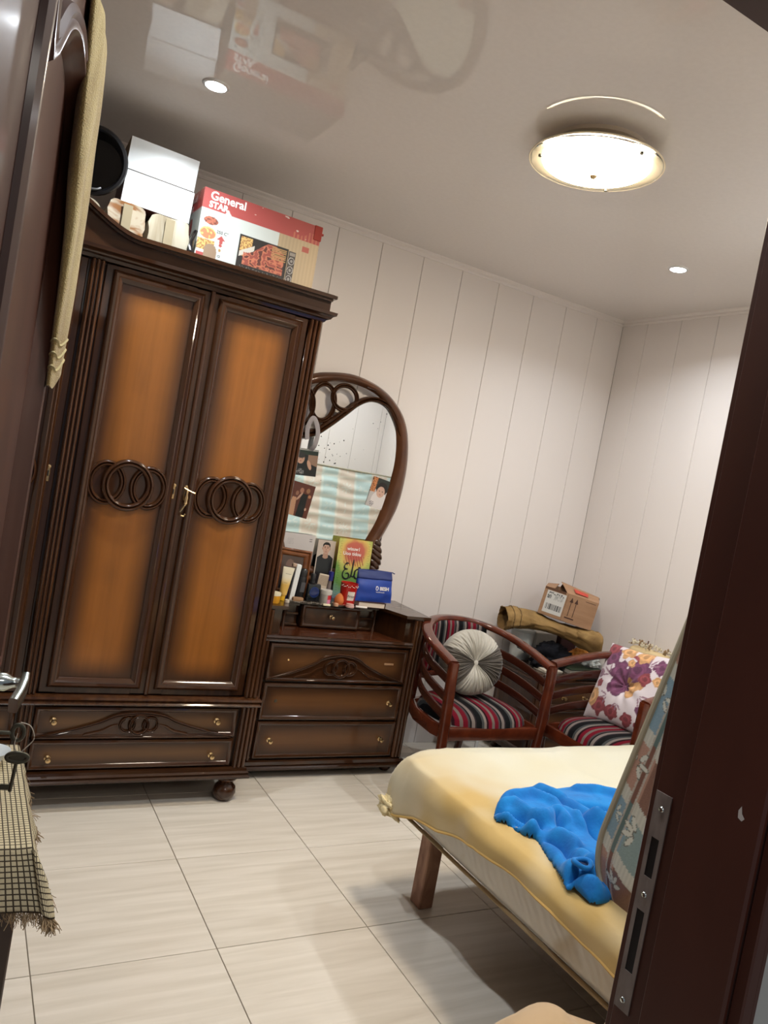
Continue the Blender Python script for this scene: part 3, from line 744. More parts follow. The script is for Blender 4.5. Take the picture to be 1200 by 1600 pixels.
def sheet_print(name, parent, w_, h_, f, mat_, thick=.0012, res=.0012, M=None, curl=0):
    """flat printed sheet standing in xz, centred on x, base z=0, printed face -y"""
    nu, nv = max(2, int(w_/res)), max(2, int(h_/res)); B = MB()
    B.grid(lambda u, v: ((u-.5)*w_, curl*((2*u-1)**2), v*h_), nu, nv, colf=lambda u, v: f((u-.5)*w_, v*h_))
    b = len(B.v)
    o = B.build(name, mat_, parent, smooth=0, fix=False)
    md = o.modifiers.new('thickness', 'SOLIDIFY'); md.thickness = thick; md.offset = 1
    if M: o.matrix_local = M
    return o
def text(body, size, mat_, parent, M, name='lettering', bold=0, ext=.0003):
    cu = bpy.data.curves.new('t', 'FONT'); cu.body = body; cu.size = size; cu.extrude = ext; cu.offset = bold; cu.resolution_u = 3
    cu.align_x = 'LEFT'
    tmp = bpy.data.objects.new('t', cu); COL.objects.link(tmp)
    me = bpy.data.meshes.new_from_object(tmp.evaluated_get(bpy.context.evaluated_depsgraph_get()))
    bpy.data.objects.remove(tmp); me.materials.clear(); me.materials.append(mat_)
    o = bpy.data.objects.new(name, me); COL.objects.link(o); o.parent = parent
    o.matrix_local = M @ Matrix.Rotation(PI/2, 4, 'X'); return o
T = Matrix.Translation
def RX(a): return Matrix.Rotation(math.radians(a), 4, 'X')
def RY(a): return Matrix.Rotation(math.radians(a), 4, 'Y')
def RZ(a): return Matrix.Rotation(math.radians(a), 4, 'Z')
P_gloss = printmat('glossy_print', .22, .4); P_card = printmat('printed_carton', .6); P_fab = printmat('printed_fabric', .85, bump=((500, 500, 500), .25), sheen=.2)
W = srgb
M_ink = mat('black_ink', W(25, 25, 28), .5); M_wink = mat('white_ink', W(235, 230, 225), .5)

# ---------------------------------------------------------------- things on the wardrobe
# toaster-oven carton
bx = thing('oven_box', 'red and white toaster oven carton lying on top of the wardrobe', 'box', (.885, 2.925, 1.9915), math.radians(1.5))
bw, bh, bd = .478, .330, .30
red = W(176, 44, 34); wh = W(206, 214, 208); tape = W(196, 170, 128)
rs = random.Random(3)
def fries(x, z, c): k = n3(x*160, z*160); return W(214, 176, 80) if k > 0 else W(165, 110, 40)
def roast(x, z, c): k = n3(x*60, z*90, 5); return W(150, 52, 28) if k > .12 else (W(196, 98, 50) if k > -.2 else W(90, 32, 20))
L = [('r', (.10, .3, 0, .262), W(214, 205, 186)), ('f', lambda x, z, c: tuple(q*(.92+.12*n3(x*6, z*2, 9)+.05*math.sin(x*420)) for q in tape) if x > .07 and z < .262 else None),
     ('f', lambda x, z, c: red if z > .258+.0*x else None), ('f', lambda x, z, c: W(196, 96, 60) if z > .258 and x > .12 and math.sin(x*400) > .1 and n3(x*10, z*10) > -.1 and z < .295 else None),
     ('f', lambda x, z, c: W(228, 214, 205) if z > .258 and n3(x*25, z*60, 4) > .62 else None),
     ('r', (-.082, .118, .072, .208), W(30, 26, 24)), ('f', lambda x, z, c: fries(x, z, c) if -.075 < x < -.03 and .13 < z < .2 else None),
     ('f', lambda x, z, c: W(205, 200, 185) if -.075 < x < -.02 and abs(z-.135-(x+.075)*.6) < .010 else None),
     ('f', lambda x, z, c: roast(x, z, c) if -.06 < x < .105 and .1 < z < .175+.03*math.sin(x*30) and not (x < -.02 and z > .135+(x+.075)*.6) else None),
     ('f', lambda x, z, c: W(176, 132, 66) if .05 < x < .112 and .15 < z < .2 and math.sin(z*900) > -.2 else None),
     ('f', lambda x, z, c: W(120, 110, 100) if -.08 < x < .115 and .074 < z < .094 and n3(x*200, z*200) > .25 else None),
     ('r', (.121, .150, .04, .203), W(74, 66, 60)), ('r', (.124, .147, .185, .198), W(150, 140, 128))]
for zc2 in (.166, .131, .096, .061):
    L += [('e', (.1355, zc2, .0125, .0145), W(200, 195, 188)), ('e', (.1355, zc2, .0105, .0125), W(70, 62, 58)), ('e', (.1355, zc2, .005, .006), W(150, 145, 138))]
L += [('f', lambda x, z, c: W(176, 84, 42) if inell(x, z, -.198, .218, .026, .014) < 1 and n3(x*120, z*120) > -.15 else (W(120, 50, 26) if inell(x, z, -.198, .218, .026, .014) < 1.1 else None)),
      ('f', lambda x, z, c: W(198, 110, 50) if inell(x, z, -.203, .170, .028, .019) < 1 and n3(x*100, z*100) > -.2 else (W(210, 190, 90) if inell(x, z, -.203, .172, .031, .022) < 1 else None)),
      ('f', lambda x, z, c: fries(x, z, c) if -.238 < x < -.172 and .108 < z < .148 else None), ('r', (-.236, -.205, .082, .098), red),
      ('e', (-.185, .112, .024, .024), W(150, 122, 92)), ('r', (-.209, -.161, .04, .112), W(150, 122, 92)),
      ('f', lambda x, z, c: red if abs(x+.150) < .018*(1-(z-.158)/.018) and .158 < z < .176 else None), ('r', (-.156, -.144, .146, .158), red),
      ('e', (-.150, .140, .006, .006), red), ('e', (-.150, .122, .005, .006), W(170, 130, 40)), ('e', (-.150, .100, .005, .005), W(60, 60, 60)), ('e', (-.150, .100, .003, .003), wh),
      ('r', (.170, .200, .215, .236), W(180, 70, 44))]
f_ = paint(L, wh)
body = MB().box(-bw/2, bw/2, .001, bd, 0, bh, .003).build('carton', mat('white_carton', W(188, 184, 172), .5, noise=((8, 8, 8), W(160, 150, 130), 3, 0)), bx)
sheet_print('front_print', bx, bw, bh, f_, P_card, thick=.0009, res=.0021)
def side_col(x, z): return red if z > .258 else (W(150, 40, 30) if inell(x, z, .03, .20, .02, .035) < 1 else W(176, 180, 172))
sheet_print('side_print', bx, bd-.002, bh, side_col, P_gloss, thick=.0008, res=.005, M=T((-bw/2, bd/2, 0)) @ RZ(-90))
text('General', .043, M_wink, bx, T((-.215, -.0015, .294)), bold=.0011)
text('STAR', .031, M_wink, bx, T((-.215, -.0015, .2655)), bold=.0014)
text('General\nSTAR', .036, mat('dull_white_ink', W(150, 130, 125), .6), bx, T((-bw/2-.0015, .20, .292)) @ RZ(-90), bold=.001)
text('250 C°', .016, M_ink, bx, T((-.172, -.0013, .181)))
B = MB(); B.box(bw/2-.03, bw/2+.004, -.004, .004, bh-.055, bh+.002, .002).box(bw/2-.004, bw/2+.012, -.002, .006, bh-.03, bh-.022, .001)
B.build('torn_corner', mat('torn_red_card', W(150, 46, 34), .7), bx, smooth=0)
# white cartons
M_wcar = mat('white_glossy_carton', (.80, .84, .84), .35); M_dcar = mat('dark_red_carton', W(70, 22, 22), .5); M_brn = mat('brown_card', W(120, 95, 70), .7)
for i, (z0, lab) in enumerate(((2.185, 'lower of two white cartons stacked on the wardrobe'), (2.301, 'upper of two white cartons stacked on the wardrobe'))):
    t = thing('white_carton', lab, 'box', (.492, 2.955, z0), math.radians(-2), 'white cartons on the wardrobe')
    t.rotation_euler = (0, math.radians(2), math.radians(-2))
    MB().box(-.122, .122, .0, .25, 0, .1145, .002).build('carton', M_dcar if i == 0 else M_brn, t, smooth=0)
    MB().box(-.120, .1215, -.0012, -.0001, .001, .1135).build('white_face', M_wcar, t, smooth=0)
    MB().box(.1221, .1232, .002, .248, .001, .1135).build('white_side', M_wcar, t, smooth=0)
# paper-wrapped packages
def wrapped(name, lab, x, y, z, sx, sy, sz, rz, stain):
    t = thing(name, lab, 'package', (x, y, z), math.radians(rz), 'wrapped packages on the wardrobe')
    bm = bmesh.new(); bmesh.ops.create_cube(bm, size=1); bmesh.ops.subdivide_edges(bm, edges=bm.edges[:], cuts=9, use_grid_fill=True)
    for v in bm.verts:
        p = v.co; q = n3(p.x*3+x*9, p.y*3, p.z*3); r = n3(p.x*7+5, p.y*7+x, p.z*7)
        k = 1-.10*((abs(p.x)*2)**6*(abs(p.z)*2)**6)
        v.co = Vector((p.x*sx*k+.010*r, p.y*sy+.006*q, (p.z*k)*sz+.008*q)) + Vector((0, 0, sz/2))
    B = MB().bm(bm); m = M_wrap if stain else M_wrap2; B.build('wrapping', m, t, smooth=60)
    B = MB(); B.box(-.016, .016, -sy/2-.009, -sy/2-.006, .01, sz-.008, .001).build('tape', M_tape, t, smooth=0)
    return t
M_wrap = mat('stained_foil_wrap', W(170, 158, 136), .3, noise=((9, 9, 16), W(128, 84, 44), 3, 1.2, .40, .52)); M_wrap2 = mat('white_plastic_wrap', W(182, 174, 154), .3, noise=((30, 4, 4), W(140, 126, 100), 3, .5, .3, .6))
M_tape = mat('clear_brown_tape', W(150, 138, 112), .15, coat=.5)
wrapped('wrapped_package', 'foil-wrapped package with brown stain on the wardrobe below the white cartons', .388, 2.975, 1.994, .125, .16, .178, 2, True)
wrapped('wrapped_package', 'white plastic-wrapped package on the wardrobe beside the oven carton',   .545, 2.985, 1.994, .140, .16, .176, -3, False)
wrapped('wrapped_package', 'wrapped package at the left under the black tub',   .20, 3.02, 1.994, .19, .22, .160, 4, True)
# crumpled black plastic between package and oven box
B = MB(); rs = random.Random(11)
vs = [Vector((.632+rs.uniform(-.012, .016), 2.90+rs.uniform(-.02, .03), 2.065+i*.012)) for i in range(10)]
def bag(u, v):
    a = 2*PI*u; z = 1.9945+.155*v; r = (.020-.008*v)*(1+.8*n3(math.cos(a)*2, math.sin(a)*2, v*5))
    return (.628+r*math.cos(a)*.62+.008*math.sin(v*7), 2.893+r*1.2*math.sin(a), z)
B.grid(bag, 16, 14, cu=True); tag(B.build('crumpled_bag', mat('black_crumpled_plastic', (.015, .013, .013), .25), smooth=30), 'crumpled black plastic scrap beside the oven carton', 'plastic bag')
# black tub lying on its side
t = thing('black_tub', 'black round plastic tub tipped on its side on the wardrobe behind the towel', 'tub', (.262, 2.93, 2.283))
Mx = RZ(-18) @ RX(98)
prof_t = [(.0001, -.085), (.080, -.085), (.090, -.075), (.102, -.01), (.112, .0), (.116, .008), (.113, .016), (.104, .018), (.098, .010), (.094, -.005), (.083, -.068), (.0001, -.074)]
MB().lathe(prof_t, 40, M=Mx).build('bowl', M_black, t)
MB().sweep([Mx @ Vector(p) for p in spline([(.035, -.085, .012), (.02, -.094, .022), (-.02, -.094, .022), (-.035, -.085, .012)], 4)], rsec(.014, .006, .002)).build('grip', mat('grey_plastic_grip', (.12, .12, .12), .4), t)

# ---------------------------------------------------------------- stuck photographs on the mirror
M_photoback = M_wink
skin = W(198, 150, 122)
def photo(lab, w_, h_, layers, bg, M, name='photograph', cat='photo', group='photographs stuck on the mirror', matp=P_gloss, res=.0013):
    o = sheet_print(name, None, w_, h_, paint(layers, bg), matp, thick=.0006, res=res)
    o.matrix_world = M; return tag(o, lab, cat, group)
Y_ = MY-.0045
photo('photo of a small child in a dark cap and black shirt, stuck on the mirror', .125, .128,
      [('f', lambda x, z, c: W(150, 116, 92) if x > .012 and z > .03 and z > .062-.3*(x-.01) and z < .10 else None), ('r', (-.0625, .0625, .10, .12), W(28, 48, 38)),
       ('t', (-.020, (.040, .028), 0, .062), W(26, 26, 30)), ('e', (-.024, .079, .019, .024), skin), ('e', (-.024, .096, .021, .014), W(40, 42, 44)), ('e', (-.031, .080, .0025, .0018), W(40, 25, 20)), ('e', (-.017, .080, .0025, .0018), W(40, 25, 20)), ('e', (-.024, .068, .005, .0016), W(150, 80, 70)),
       ('e', (.022, .052, .009, .024, .4), skin), ('f', lambda x, z, c: W(190, 190, 190) if inell(x, z, -.02, .018, .02, .014) < 1 and n3(x*300, z*300) > .15 else None), ('r', (-.0625, .0625, .119, .128), W(170, 172, 168))],
      W(30, 32, 34), T((1.418, Y_-.001, 1.330)) @ RY(-3))
photo('photo of a couple in evening dress on red-brown ground, stuck on the mirror', .120, .160,
      [('e', (.030, .13, .010, .012), W(150, 100, 60)), ('t', (.018, (.020, .016), .0, .112), W(18, 17, 20)), ('e', (-.002, .125, .010, .013), W(170, 110, 80)), ('t', (-.030, (.020, .010), 0, .088), W(196, 140, 98)), ('e', (-.022, .108, .008, .011), W(150, 96, 66)), ('e', (-.006, .096, .005, .024, -.5), skin), ('e', (.040, .042, .005, .007), skin), ('e', (.044, .105, .008, .008), W(180, 110, 60))],
      W(96, 38, 18), T((1.412, Y_-.0004, 1.135)) @ RY(7))
photo('photo of a baby in white with dark hair, stuck at the right of the mirror', .098, .150,
      [('r', (-.049, -.022, .075, .15), W(214, 128, 44)), ('f', lambda x, z, c: W(120, 60, 20) if x < -.022 and z > .075 and n3(x*200, z*200) > .1 else None), ('r', (-.022, .049, .09, .15), W(50, 56, 52)),
       ('e', (.014, .100, .031, .034), W(40, 32, 30)), ('e', (.012, .040, .042, .048), W(226, 220, 218)), ('e', (.012, .084, .023, .028), W(214, 170, 146)), ('e', (.003, .088, .0032, .0022), W(30, 20, 18)), ('e', (.021, .088, .0032, .0022), W(30, 20, 18)), ('e', (.012, .070, .005, .002), W(180, 96, 86)),
       ('f', lambda x, z, c: W(130, 124, 130) if inell(x, z, -.02, .018, .014, .012) < 1 and n3(x*250, z*250) > 0 else None)],
      W(196, 190, 188), T((1.818, Y_-.001, 1.232)) @ RY(9))
# grey ribbon hung over the curved bar
B = MB()
pp = spline([(1.395, MY-.030, 1.50), (1.385, MY-.036, 1.555), (1.400, MY-.038, 1.600), (1.420, MY-.036, 1.590), (1.440, MY-.036, 1.54), (1.438, MY-.030, 1.48), (1.430, MY-.012, 1.455)], 6)
B.sweep(pp, rsec(.024, .0016, .0006), up=(.15, -1, 0)); tag(B.build('ribbon', mat('grey_satin_ribbon', W(150, 145, 148), .4)), 'grey satin ribbon looped over the carved bar of the mirror', 'ribbon')

# ---------------------------------------------------------------- clutter on the dresser
ZT = .7705
photo('sheet of lined white paper propped against the mirror behind the picture frame', .175, .285, [('f', lambda x, z, c: W(176, 172, 176) if z > .2 and abs((z*160) % 1-.5) < .1 and -.055 < x < -.02 and n3(x*300, z*40) > -.2 else None), ('r', (.060, .074, .262, .266), W(120, 120, 120)), ('r', (.060, .074, .252, .256), W(120, 120, 120))],
      W(214, 208, 206), T((1.440, 3.362, ZT+.0)) @ RX(0), 'paper_sheet', 'paper', None, printmat('paper_print', .7), .002)
pf = thing('picture_frame', 'small brown wooden picture frame standing on the dresser', 'picture frame', (1.392, 3.262, ZT)); pf.rotation_euler = (math.radians(-8), math.radians(3), math.radians(4))
B = MB(); B.loop([(-.090, .0), (.090, .0), (.090, .222), (-.090, .222)], [(0, 0), (0, .014), (.008, .018), (.014, .010), (.020, .014), (.026, .012), (.034, .003), (.034, 0)], lambda x, z, h: (x, -h, z))
B.build('moulding', mat('orange_brown_frame', (.22, .080, .028), .3, coat=.6, noise=((30, 30, 30), (.12, .04, .014), 3, 0)), pf)
MB().box(-.085, .085, .0, .006, .004, .218).build('backing', M_inner, pf, smooth=0)
sheet_print('picture', pf, .115, .155, paint([('e', (-.01, .11, .022, .028), W(120, 90, 78)), ('t', (-.01, (.04, .03), .0, .08), W(40, 38, 42))], W(84, 66, 58)), P_gloss, M=T((0, -.0004, .034)), res=.003)
photo('portrait photo of a young man in a dark t-shirt standing on the dresser', .092, .265,
      [('t', (0, (.041, .041), .0, .182), W(38, 38, 42)), ('t', (0, (.041, .022), .182, .196), W(38, 38, 42)), ('t', (0, (.014, .011), .183, .212), W(190, 146, 120)), ('e', (0, .186, .013, .008), W(190, 146, 120)), ('e', (0, .240, .0195, .017), W(34, 28, 26)), ('e', (-.018, .226, .004, .007), W(180, 136, 112)), ('e', (.018, .226, .004, .007), W(180, 136, 112)), ('e', (0, .224, .0175, .024), W(204, 160, 134)), ('r', (-.015, .015, .2435, .25), W(34, 28, 26)),
       ('e', (-.007, .229, .003, .0014), W(40, 28, 24)), ('e', (.007, .229, .003, .0014), W(40, 28, 24)), ('r', (-.011, -.003, .233, .235), W(60, 40, 32)), ('r', (.003, .011, .233, .235), W(60, 40, 32)), ('e', (0, .221, .002, .005), W(180, 130, 106)), ('e', (0, .211, .006, .0016), W(150, 86, 76))],
      W(206, 190, 176), T((1.595, 3.350, ZT)) @ RX(-3) @ Matrix.Scale(1.02, 4), 'portrait_photo', 'photo', None)
def rainbow(x, z):
    d = math.hypot((x-.002)/1.25, (z-.235)/1.15); st = [(0, W(200, 66, 40)), (.040, W(204, 84, 50)), (.058, W(228, 190, 70)), (.075, W(214, 208, 90)), (.10, W(120, 168, 66)), (.15, W(104, 160, 70)), (.19, W(130, 176, 160)), (.23, W(110, 90, 150)), (.4, W(90, 50, 120))]
    d += .008*n3(x*40, z*40)
    for (a, ca), (b, cb) in zip(st, st[1:]):
        if d < b: t = (d-a)/(b-a); c = tuple(p+(q-p)*t for p, q in zip(ca, cb)); break
    else: c = st[-1][1]
    if z < .215 and z > .165 and abs(x) < .055 and math.sin((x+z*.4)*420) > .55 and d < .07: c = W(176, 52, 34)
    if (abs(x) > .072) and n3(x*4, z*4) > -1:
        q = ((z*42) % 1-.5); e = (abs(x)-.078)*42
        if .06 < q*q+e*e < .13: c = tuple(k*.72 for k in c)
    return c
pc = thing('greeting_card', 'rainbow-coloured plaque with black and white lettering standing on the dresser', 'card', (1.742, 3.322, ZT)); pc.rotation_euler = (math.radians(-5), 0, math.radians(2))
sheet_print('plaque', pc, .188, .295, rainbow, P_gloss, thick=.001, res=.0022)
text('wisuw1', .024, M_wink, pc, T((-.045, -.0022, .240)), bold=.0004); text('Uoo tidou', .024, M_wink, pc, T((-.065, -.0022, .216)), bold=.0004)
B = MB()
for pts in ([(-.045, .168), (-.038, .176), (-.026, .176)], [(-.045, .168), (-.048, .156), (-.040, .148), (-.028, .148)], [(-.040, .148), (-.052, .132), (-.052, .112), (-.038, .100), (-.022, .104), (-.018, .118), (-.026, .128), (-.038, .124)], [(.000, .196), (-.002, .160), (-.006, .118), (-.014, .104)], [(-.006, .118), (.004, .112), (.012, .122), (.014, .14), (.024, .150), (.038, .150)], [(.014, .138), (.012, .118), (.022, .106), (.034, .108)], [(.030, .16), (.044, .158)]):
    pp = spline([(x, -.003, z) for x, z in pts], 6); k = len(pp); B.sweep(pp, rsec(.007, .0015, .0005), up=(0, -1, 0), scale=[.6+.5*math.sin(PI*(i+.5)/k) for i in range(k)])
B.build('black_lettering', M_ink, pc)
# blue pouch on a white book
bk = thing('book', 'white-paged closed book lying under the blue pouch', 'book', (1.785, 3.20, ZT), math.radians(-2))
MB().box(-.068, .068, -.045, .05, .003, .024).build('pages', mat('book_pages', W(210, 196, 180), .8), bk, smooth=0)
MB().box(-.072, .073, -.047, .052, 0, .003).box(-.072, .073, -.047, .052, .024, .027).box(.068, .073, -.047, .052, .0, .027).build('cover', mat('dark_book_cover', W(60, 34, 26), .5), bk, smooth=0)
po = thing('pouch', 'bright blue zip pouch with white printed word standing on the book', 'pouch', (1.800, 3.165, ZT+.0275)); po.rotation_euler = (math.radians(-10), math.radians(0), math.radians(3))
M_blue = mat('blue_nylon', W(22, 66, 160), .5, noise=((10, 10, 10), W(16, 50, 136), 3, .5), bump=((600, 600, 600), .1)); M_blue2 = mat('dark_blue_nylon', W(14, 36, 100), .5)
def pouch(u, v):
    a = 2*PI*u; hw = .104-.008*v; th = .020*math.sin(PI*min(1, v*.9+.12))+.003
    x = hw*math.copysign(abs(math.cos(a))**.45, math.cos(a)); y = th*math.copysign(abs(math.sin(a))**.8, math.sin(a))
    return (x+.004*n3(x*20, v*3), y+.004*n3(x*14, v*5, 2)+.018, v*.148+.004*n3(x*10, 1)*v)
B = MB(); B.grid(pouch, 48, 20, cu=True); B.build('pouch_body', M_blue, po, smooth=60)
B = MB(); B.grid(lambda u, v: pouch(.505+.49*u, .72+.28*v)[:1]+(pouch(.505+.49*u, .72+.28*v)[1]-.003, pouch(.505+.49*u, .72+.28*v)[2]+.001), 24, 6); o = B.build('flap', M_blue2, po, smooth=60); md = o.modifiers.new('s', 'SOLIDIFY'); md.thickness = .002
B = MB(); B.sweep([(-.095, .018, .149), (0, .018, .152), (.100, .018, .148), (.112, .016, .143)], rsec(.008, .004, .0015)); B.build('zip', M_blue2, po)
text('BESH', .023, M_wink, po, T((.020, -.0065, .058)) @ RX(0), bold=.0006)
text('beautiful people', .0075, M_wink, po, T((.0, -.0065, .046)))
B = MB(); B.sweep([(.004+.007*math.cos(a), -.0065, .066+.009*math.sin(a)) for a in [math.radians(-130+i*20) for i in range(14)]], rsec(.003, .001, .0003), up=(0, -1, 0)); B.poly([(-.003, -.0068, .060), (-.001, -.0068, .060), (.002, -.0068, .073), (-.001, -.0068, .074)]); B.build('pouch_logo', M_wink, po)
def bottle(name, lab, cat, x, y, parts, tilt=(0, 0, 0), group=None):
    t = thing(name, lab, cat, (x, y, ZT), 0, group); t.rotation_euler = tuple(math.radians(a) for a in tilt)
    for nm, pr_, m, n in parts: MB().lathe(pr_, n).build(nm, m, t)
    return t
M_yel = mat('yellow_tube', W(222, 170, 30), .3, coat=.3); M_cream = mat('cream_tube', W(232, 222, 190), .35)
tu = thing('lotion_tube', 'yellow and cream lotion tube standing on its yellow cap on the dresser', 'tube', (1.328, 3.165, ZT)); tu.rotation_euler = (0, math.radians(4), 0)
def tube_(u, v):
    a = 2*PI*u; rx = .017+.011*v; ry = .016*(1-v)+.0012; return (rx*math.cos(a), ry*math.sin(a), .026+.125*v)
B = MB(); B.grid(tube_, 28, 14, cu=True, colf=lambda u, v: (W(224, 174, 36) if v < .38 else tuple(p+(q-p)*min(1, (v-.38)/.25) for p, q in zip(W(228, 186, 60), W(232, 224, 196))))); B.build('tube_body', printmat('tube_print', .3, .3), tu)
MB().lathe([(.0001, 0), (.013, 0), (.0135, .024), (.012, .026), (.0001, .026)], 20).build('cap', M_yel, tu)
text('Aveeno'[:0]+'~~~~', .012, M_ink, tu, T((-.014, -.0085, .118)))
text('~~~', .010, M_ink, tu, T((-.014, -.0125, .078)))
M_gold = mat('amber_jar', W(214, 152, 40), .2, coat=.5)
bottle('amber_jar', 'low amber jar with pale lid at the left front corner of the dresser', 'jar', 1.262, 3.10, [('jar', [(.0001, 0), (.028, 0), (.030, .004), (.030, .034), (.0001, .034)], M_gold, 20), ('lid', [(.0001, .034), (.031, .034), (.031, .046), (.0001, .047)], M_cream, 20)])
nv = thing('navy_box', 'tall narrow navy blue box behind the lotion tube', 'box', (1.352, 3.212, ZT)); nv.rotation_euler = (0, math.radians(5), .3)
MB().box(-.012, .012, -.02, .02, 0, .145, .002).build('carton', mat('navy_carton', W(20, 22, 56), .4), nv)
nv = thing('white_box', 'tall narrow white carton leaning beside the navy box', 'box', (1.381, 3.188, ZT)); nv.rotation_euler = (0, math.radians(4), -.2)
MB().box(-.011, .011, -.014, .014, 0, .165, .002).build('carton', M_wcar, nv); MB().box(-.030, -.010, -.013, .013, .150, .166, .003).build('flap', mat('beige_flap', W(176, 150, 130), .6), nv)
bottle('spray_bottle', 'black ribbed deodorant spray bottle in front of the picture frame', 'bottle', 1.424, 3.205, [('bottle', [(.0001, 0), (.019, 0), (.020, .004), (.020, .098), (.017, .108), (.0001, .108)], M_black, 24), ('cap', [(.017, .108), (.0165, .112), (.0175, .114), (.0165, .138), (.010, .146), (.0001, .147)], mat('black_cap', (.02, .02, .02), .25), 24)], (0, 3, 0), 'black bottles on the dresser')
MB().box(-.010, .012, -.0212, -.0198, .04, .085, .0005).build('label', mat('grey_label', W(70, 70, 74), .4), [o for o in COL.objects if o.name.startswith('spray_bottle')][-1], smooth=0)
pb = thing('perfume_bottle', 'black perfume bottle with round dark blue emblem on the dresser', 'bottle', (1.485, 3.19, ZT), .05, 'black bottles on the dresser')
MB().box(-.034, .034, -.014, .014, 0, .085, .010, seg=2).build('bottle', mat('black_glass', (.008, .012, .016), .1, coat=1), pb)
MB().lathe([(.013, .085), (.013, .092), (.011, .094), (.012, .126), (.009, .130), (.0001, .130)], 20, (-.012, 0, 0)).build('cap', M_black, pb)
MB().lathe([(.0001, .0), (.024, 0), (.025, .001), (.022, .0018), (.0001, .0012)], 28, (0, 0, 0), 'Y', M=T((0, -.0138, .046)) @ Matrix.Scale(-1, 4, (0, 1, 0))).build('emblem', mat('dark_blue_emblem', W(14, 34, 90), .2, coat=1), pb)
B = MB(); B.sweep([(.023*math.cos(a), -.0145, .046+.023*math.sin(a)) for a in [2*PI*i/28 for i in range(28)]], circ(.0012, 5), closed=True, up=(0, -1, 0)); B.build('emblem_ring', mat('blue_ring', W(40, 80, 140), .3, .5), pb)
jr = bottle('cream_jar', 'small white and grey jar with red and pink label on the dresser', 'jar', 1.545, 3.175, [('jar', [(.0001, 0), (.024, 0), (.026, .003), (.026, .044), (.0001, .044)], mat('grey_jar', W(170, 166, 160), .35), 24), ('lid', [(.0001, .044), (.028, .044), (.028, .062), (.026, .064), (.0001, .064)], mat('pale_lid', W(186, 184, 178), .35), 24)])
B = MB(); pts = []
for i in range(8):
    a = math.radians(-92+i*10); pts += [(.0263*math.cos(a), .0263*math.sin(a), .004), (.0263*math.cos(a), .0263*math.sin(a), .022), (.0263*math.cos(a), .0263*math.sin(a), .042)]
B.add(pts, [(3*i, 3*i+3, 3*i+4, 3*i+1) for i in range(7)], 0); B.add(pts, [(3*i+1, 3*i+4, 3*i+5, 3*i+2) for i in range(7)], 1)
B.build('label', [mat('pink_label', W(206, 130, 160), .4), mat('red_label', W(190, 40, 50), .4)], jr)
pk = thing('ribbed_packet', 'small pale woven packet standing behind the cream jar', 'packet', (1.530, 3.215, ZT+.0), 0); pk.rotation_euler = (math.radians(-4), math.radians(6), 0)
MB().box(-.025, .025, -.006, .006, 0, .128, .003).build('packet', mat('beige_packet', W(190, 176, 158), .6), pk)
B = MB(); [B.box(-.021+i*.006, -.0195+i*.006, -.0068, -.006, .075, .122) for i in range(8)]; [B.box(-.022, .022, -.0068, -.006, .077+i*.0065, .0785+i*.0065) for i in range(7)]; o = B.build('weave', mat('brown_weave', W(130, 112, 92), .7), pk, smooth=0); o['kind'] = 'stuff'
bottle('nail_varnish', 'tiny clear bottle with a dark blue cap behind the cream jar', 'bottle', 1.578, 3.225, [('bottle', [(.0001, 0), (.010, 0), (.011, .05), (.009, .10), (.0001, .10)], mat('grey_bottle', W(120, 110, 108), .2), 14), ('cap', [(.0001, .10), (.0125, .10), (.0125, .142), (.0001, .143)], mat('blue_cap', W(24, 30, 110), .35), 16)])
rc = bottle('red_cup', 'red tin cup with white label standing before the rainbow card', 'cup', 1.660, 3.180, [('cup', [(.0001, 0), (.034, 0), (.035, .003), (.041, .103), (.042, .106), (.039, .106), (.038, .10), (.033, .005), (.0001, .005)], mat('red_tin', W(176, 28, 22), .3, coat=.5), 28)])
B = MB(); nn = 7; pts = []
for i in range(nn):
    a = math.radians(-118+i*9)
    for z, r in ((.028, .0372), (.070, .0398)): pts.append((r*math.cos(a), r*math.sin(a), z))
B.add(pts, [(2*i, 2*i+2, 2*i+3, 2*i+1) for i in range(nn-1)]); B.build('label', mat('white_label', W(214, 206, 196), .5), rc)
text('Floral'[:0]+'Ansel', .017, M_ink, rc, T((-.022, -.0405, .044)) @ RZ(-5))
B = MB(); rs = random.Random(2)
for i in range(18):
    a = math.radians(-170+i*10); r = .042; bm = bmesh.new(); bmesh.ops.create_icosphere(bm, subdivisions=1, radius=.0022); B.bm(bm, 0, T((r*math.cos(a), r*math.sin(a), .093+.004*math.sin(i*2))))
o = B.build('white_dots', M_wink, rc); o['kind'] = 'stuff'
sg = MB(); sg.lathe([(.0001, 0), (.016, 0), (.022, .008), (.023, .020), (.018, .036), (.008, .048), (.0001, .052)], 20); o = sg.build('makeup_sponge', mat('orange_sponge', W(196, 112, 56), .85, bump=((300, 300, 300), .3))); o.location = (1.612, 3.165, ZT+.004); tag(o, 'orange egg-shaped makeup sponge in a small dish', 'sponge')
o = MB().lathe([(.0001, 0), (.018, 0), (.030, .005), (.031, .007), (.018, .003), (.0001, .003)], 24).build('small_dish', mat('peach_dish', W(206, 150, 130), .35)); o.location = (1.612, 3.165, ZT); tag(o, 'small peach dish under the orange sponge', 'dish')
o = MB().lathe([(.0001, 0), (.020, 0), (.021, .008), (.018, .009), (.018, .016), (.0001, .017)], 20).build('powder_compact', mat('pink_compact', W(206, 168, 160), .35)); o.location = (1.655, 3.130, ZT); tag(o, 'small pink powder compact before the red cup', 'compact')
o = MB().sweep([(-.028, 0, .005), (.028, .0, .005)], circ(.005, 10)).build('lipstick', mat('white_tube_plastic', W(220, 214, 208), .4)); o.location = (1.715, 3.130, ZT); o.rotation_euler = (0, 0, -.2); tag(o, 'slim white tube lying before the blue pouch', 'cosmetic tube')
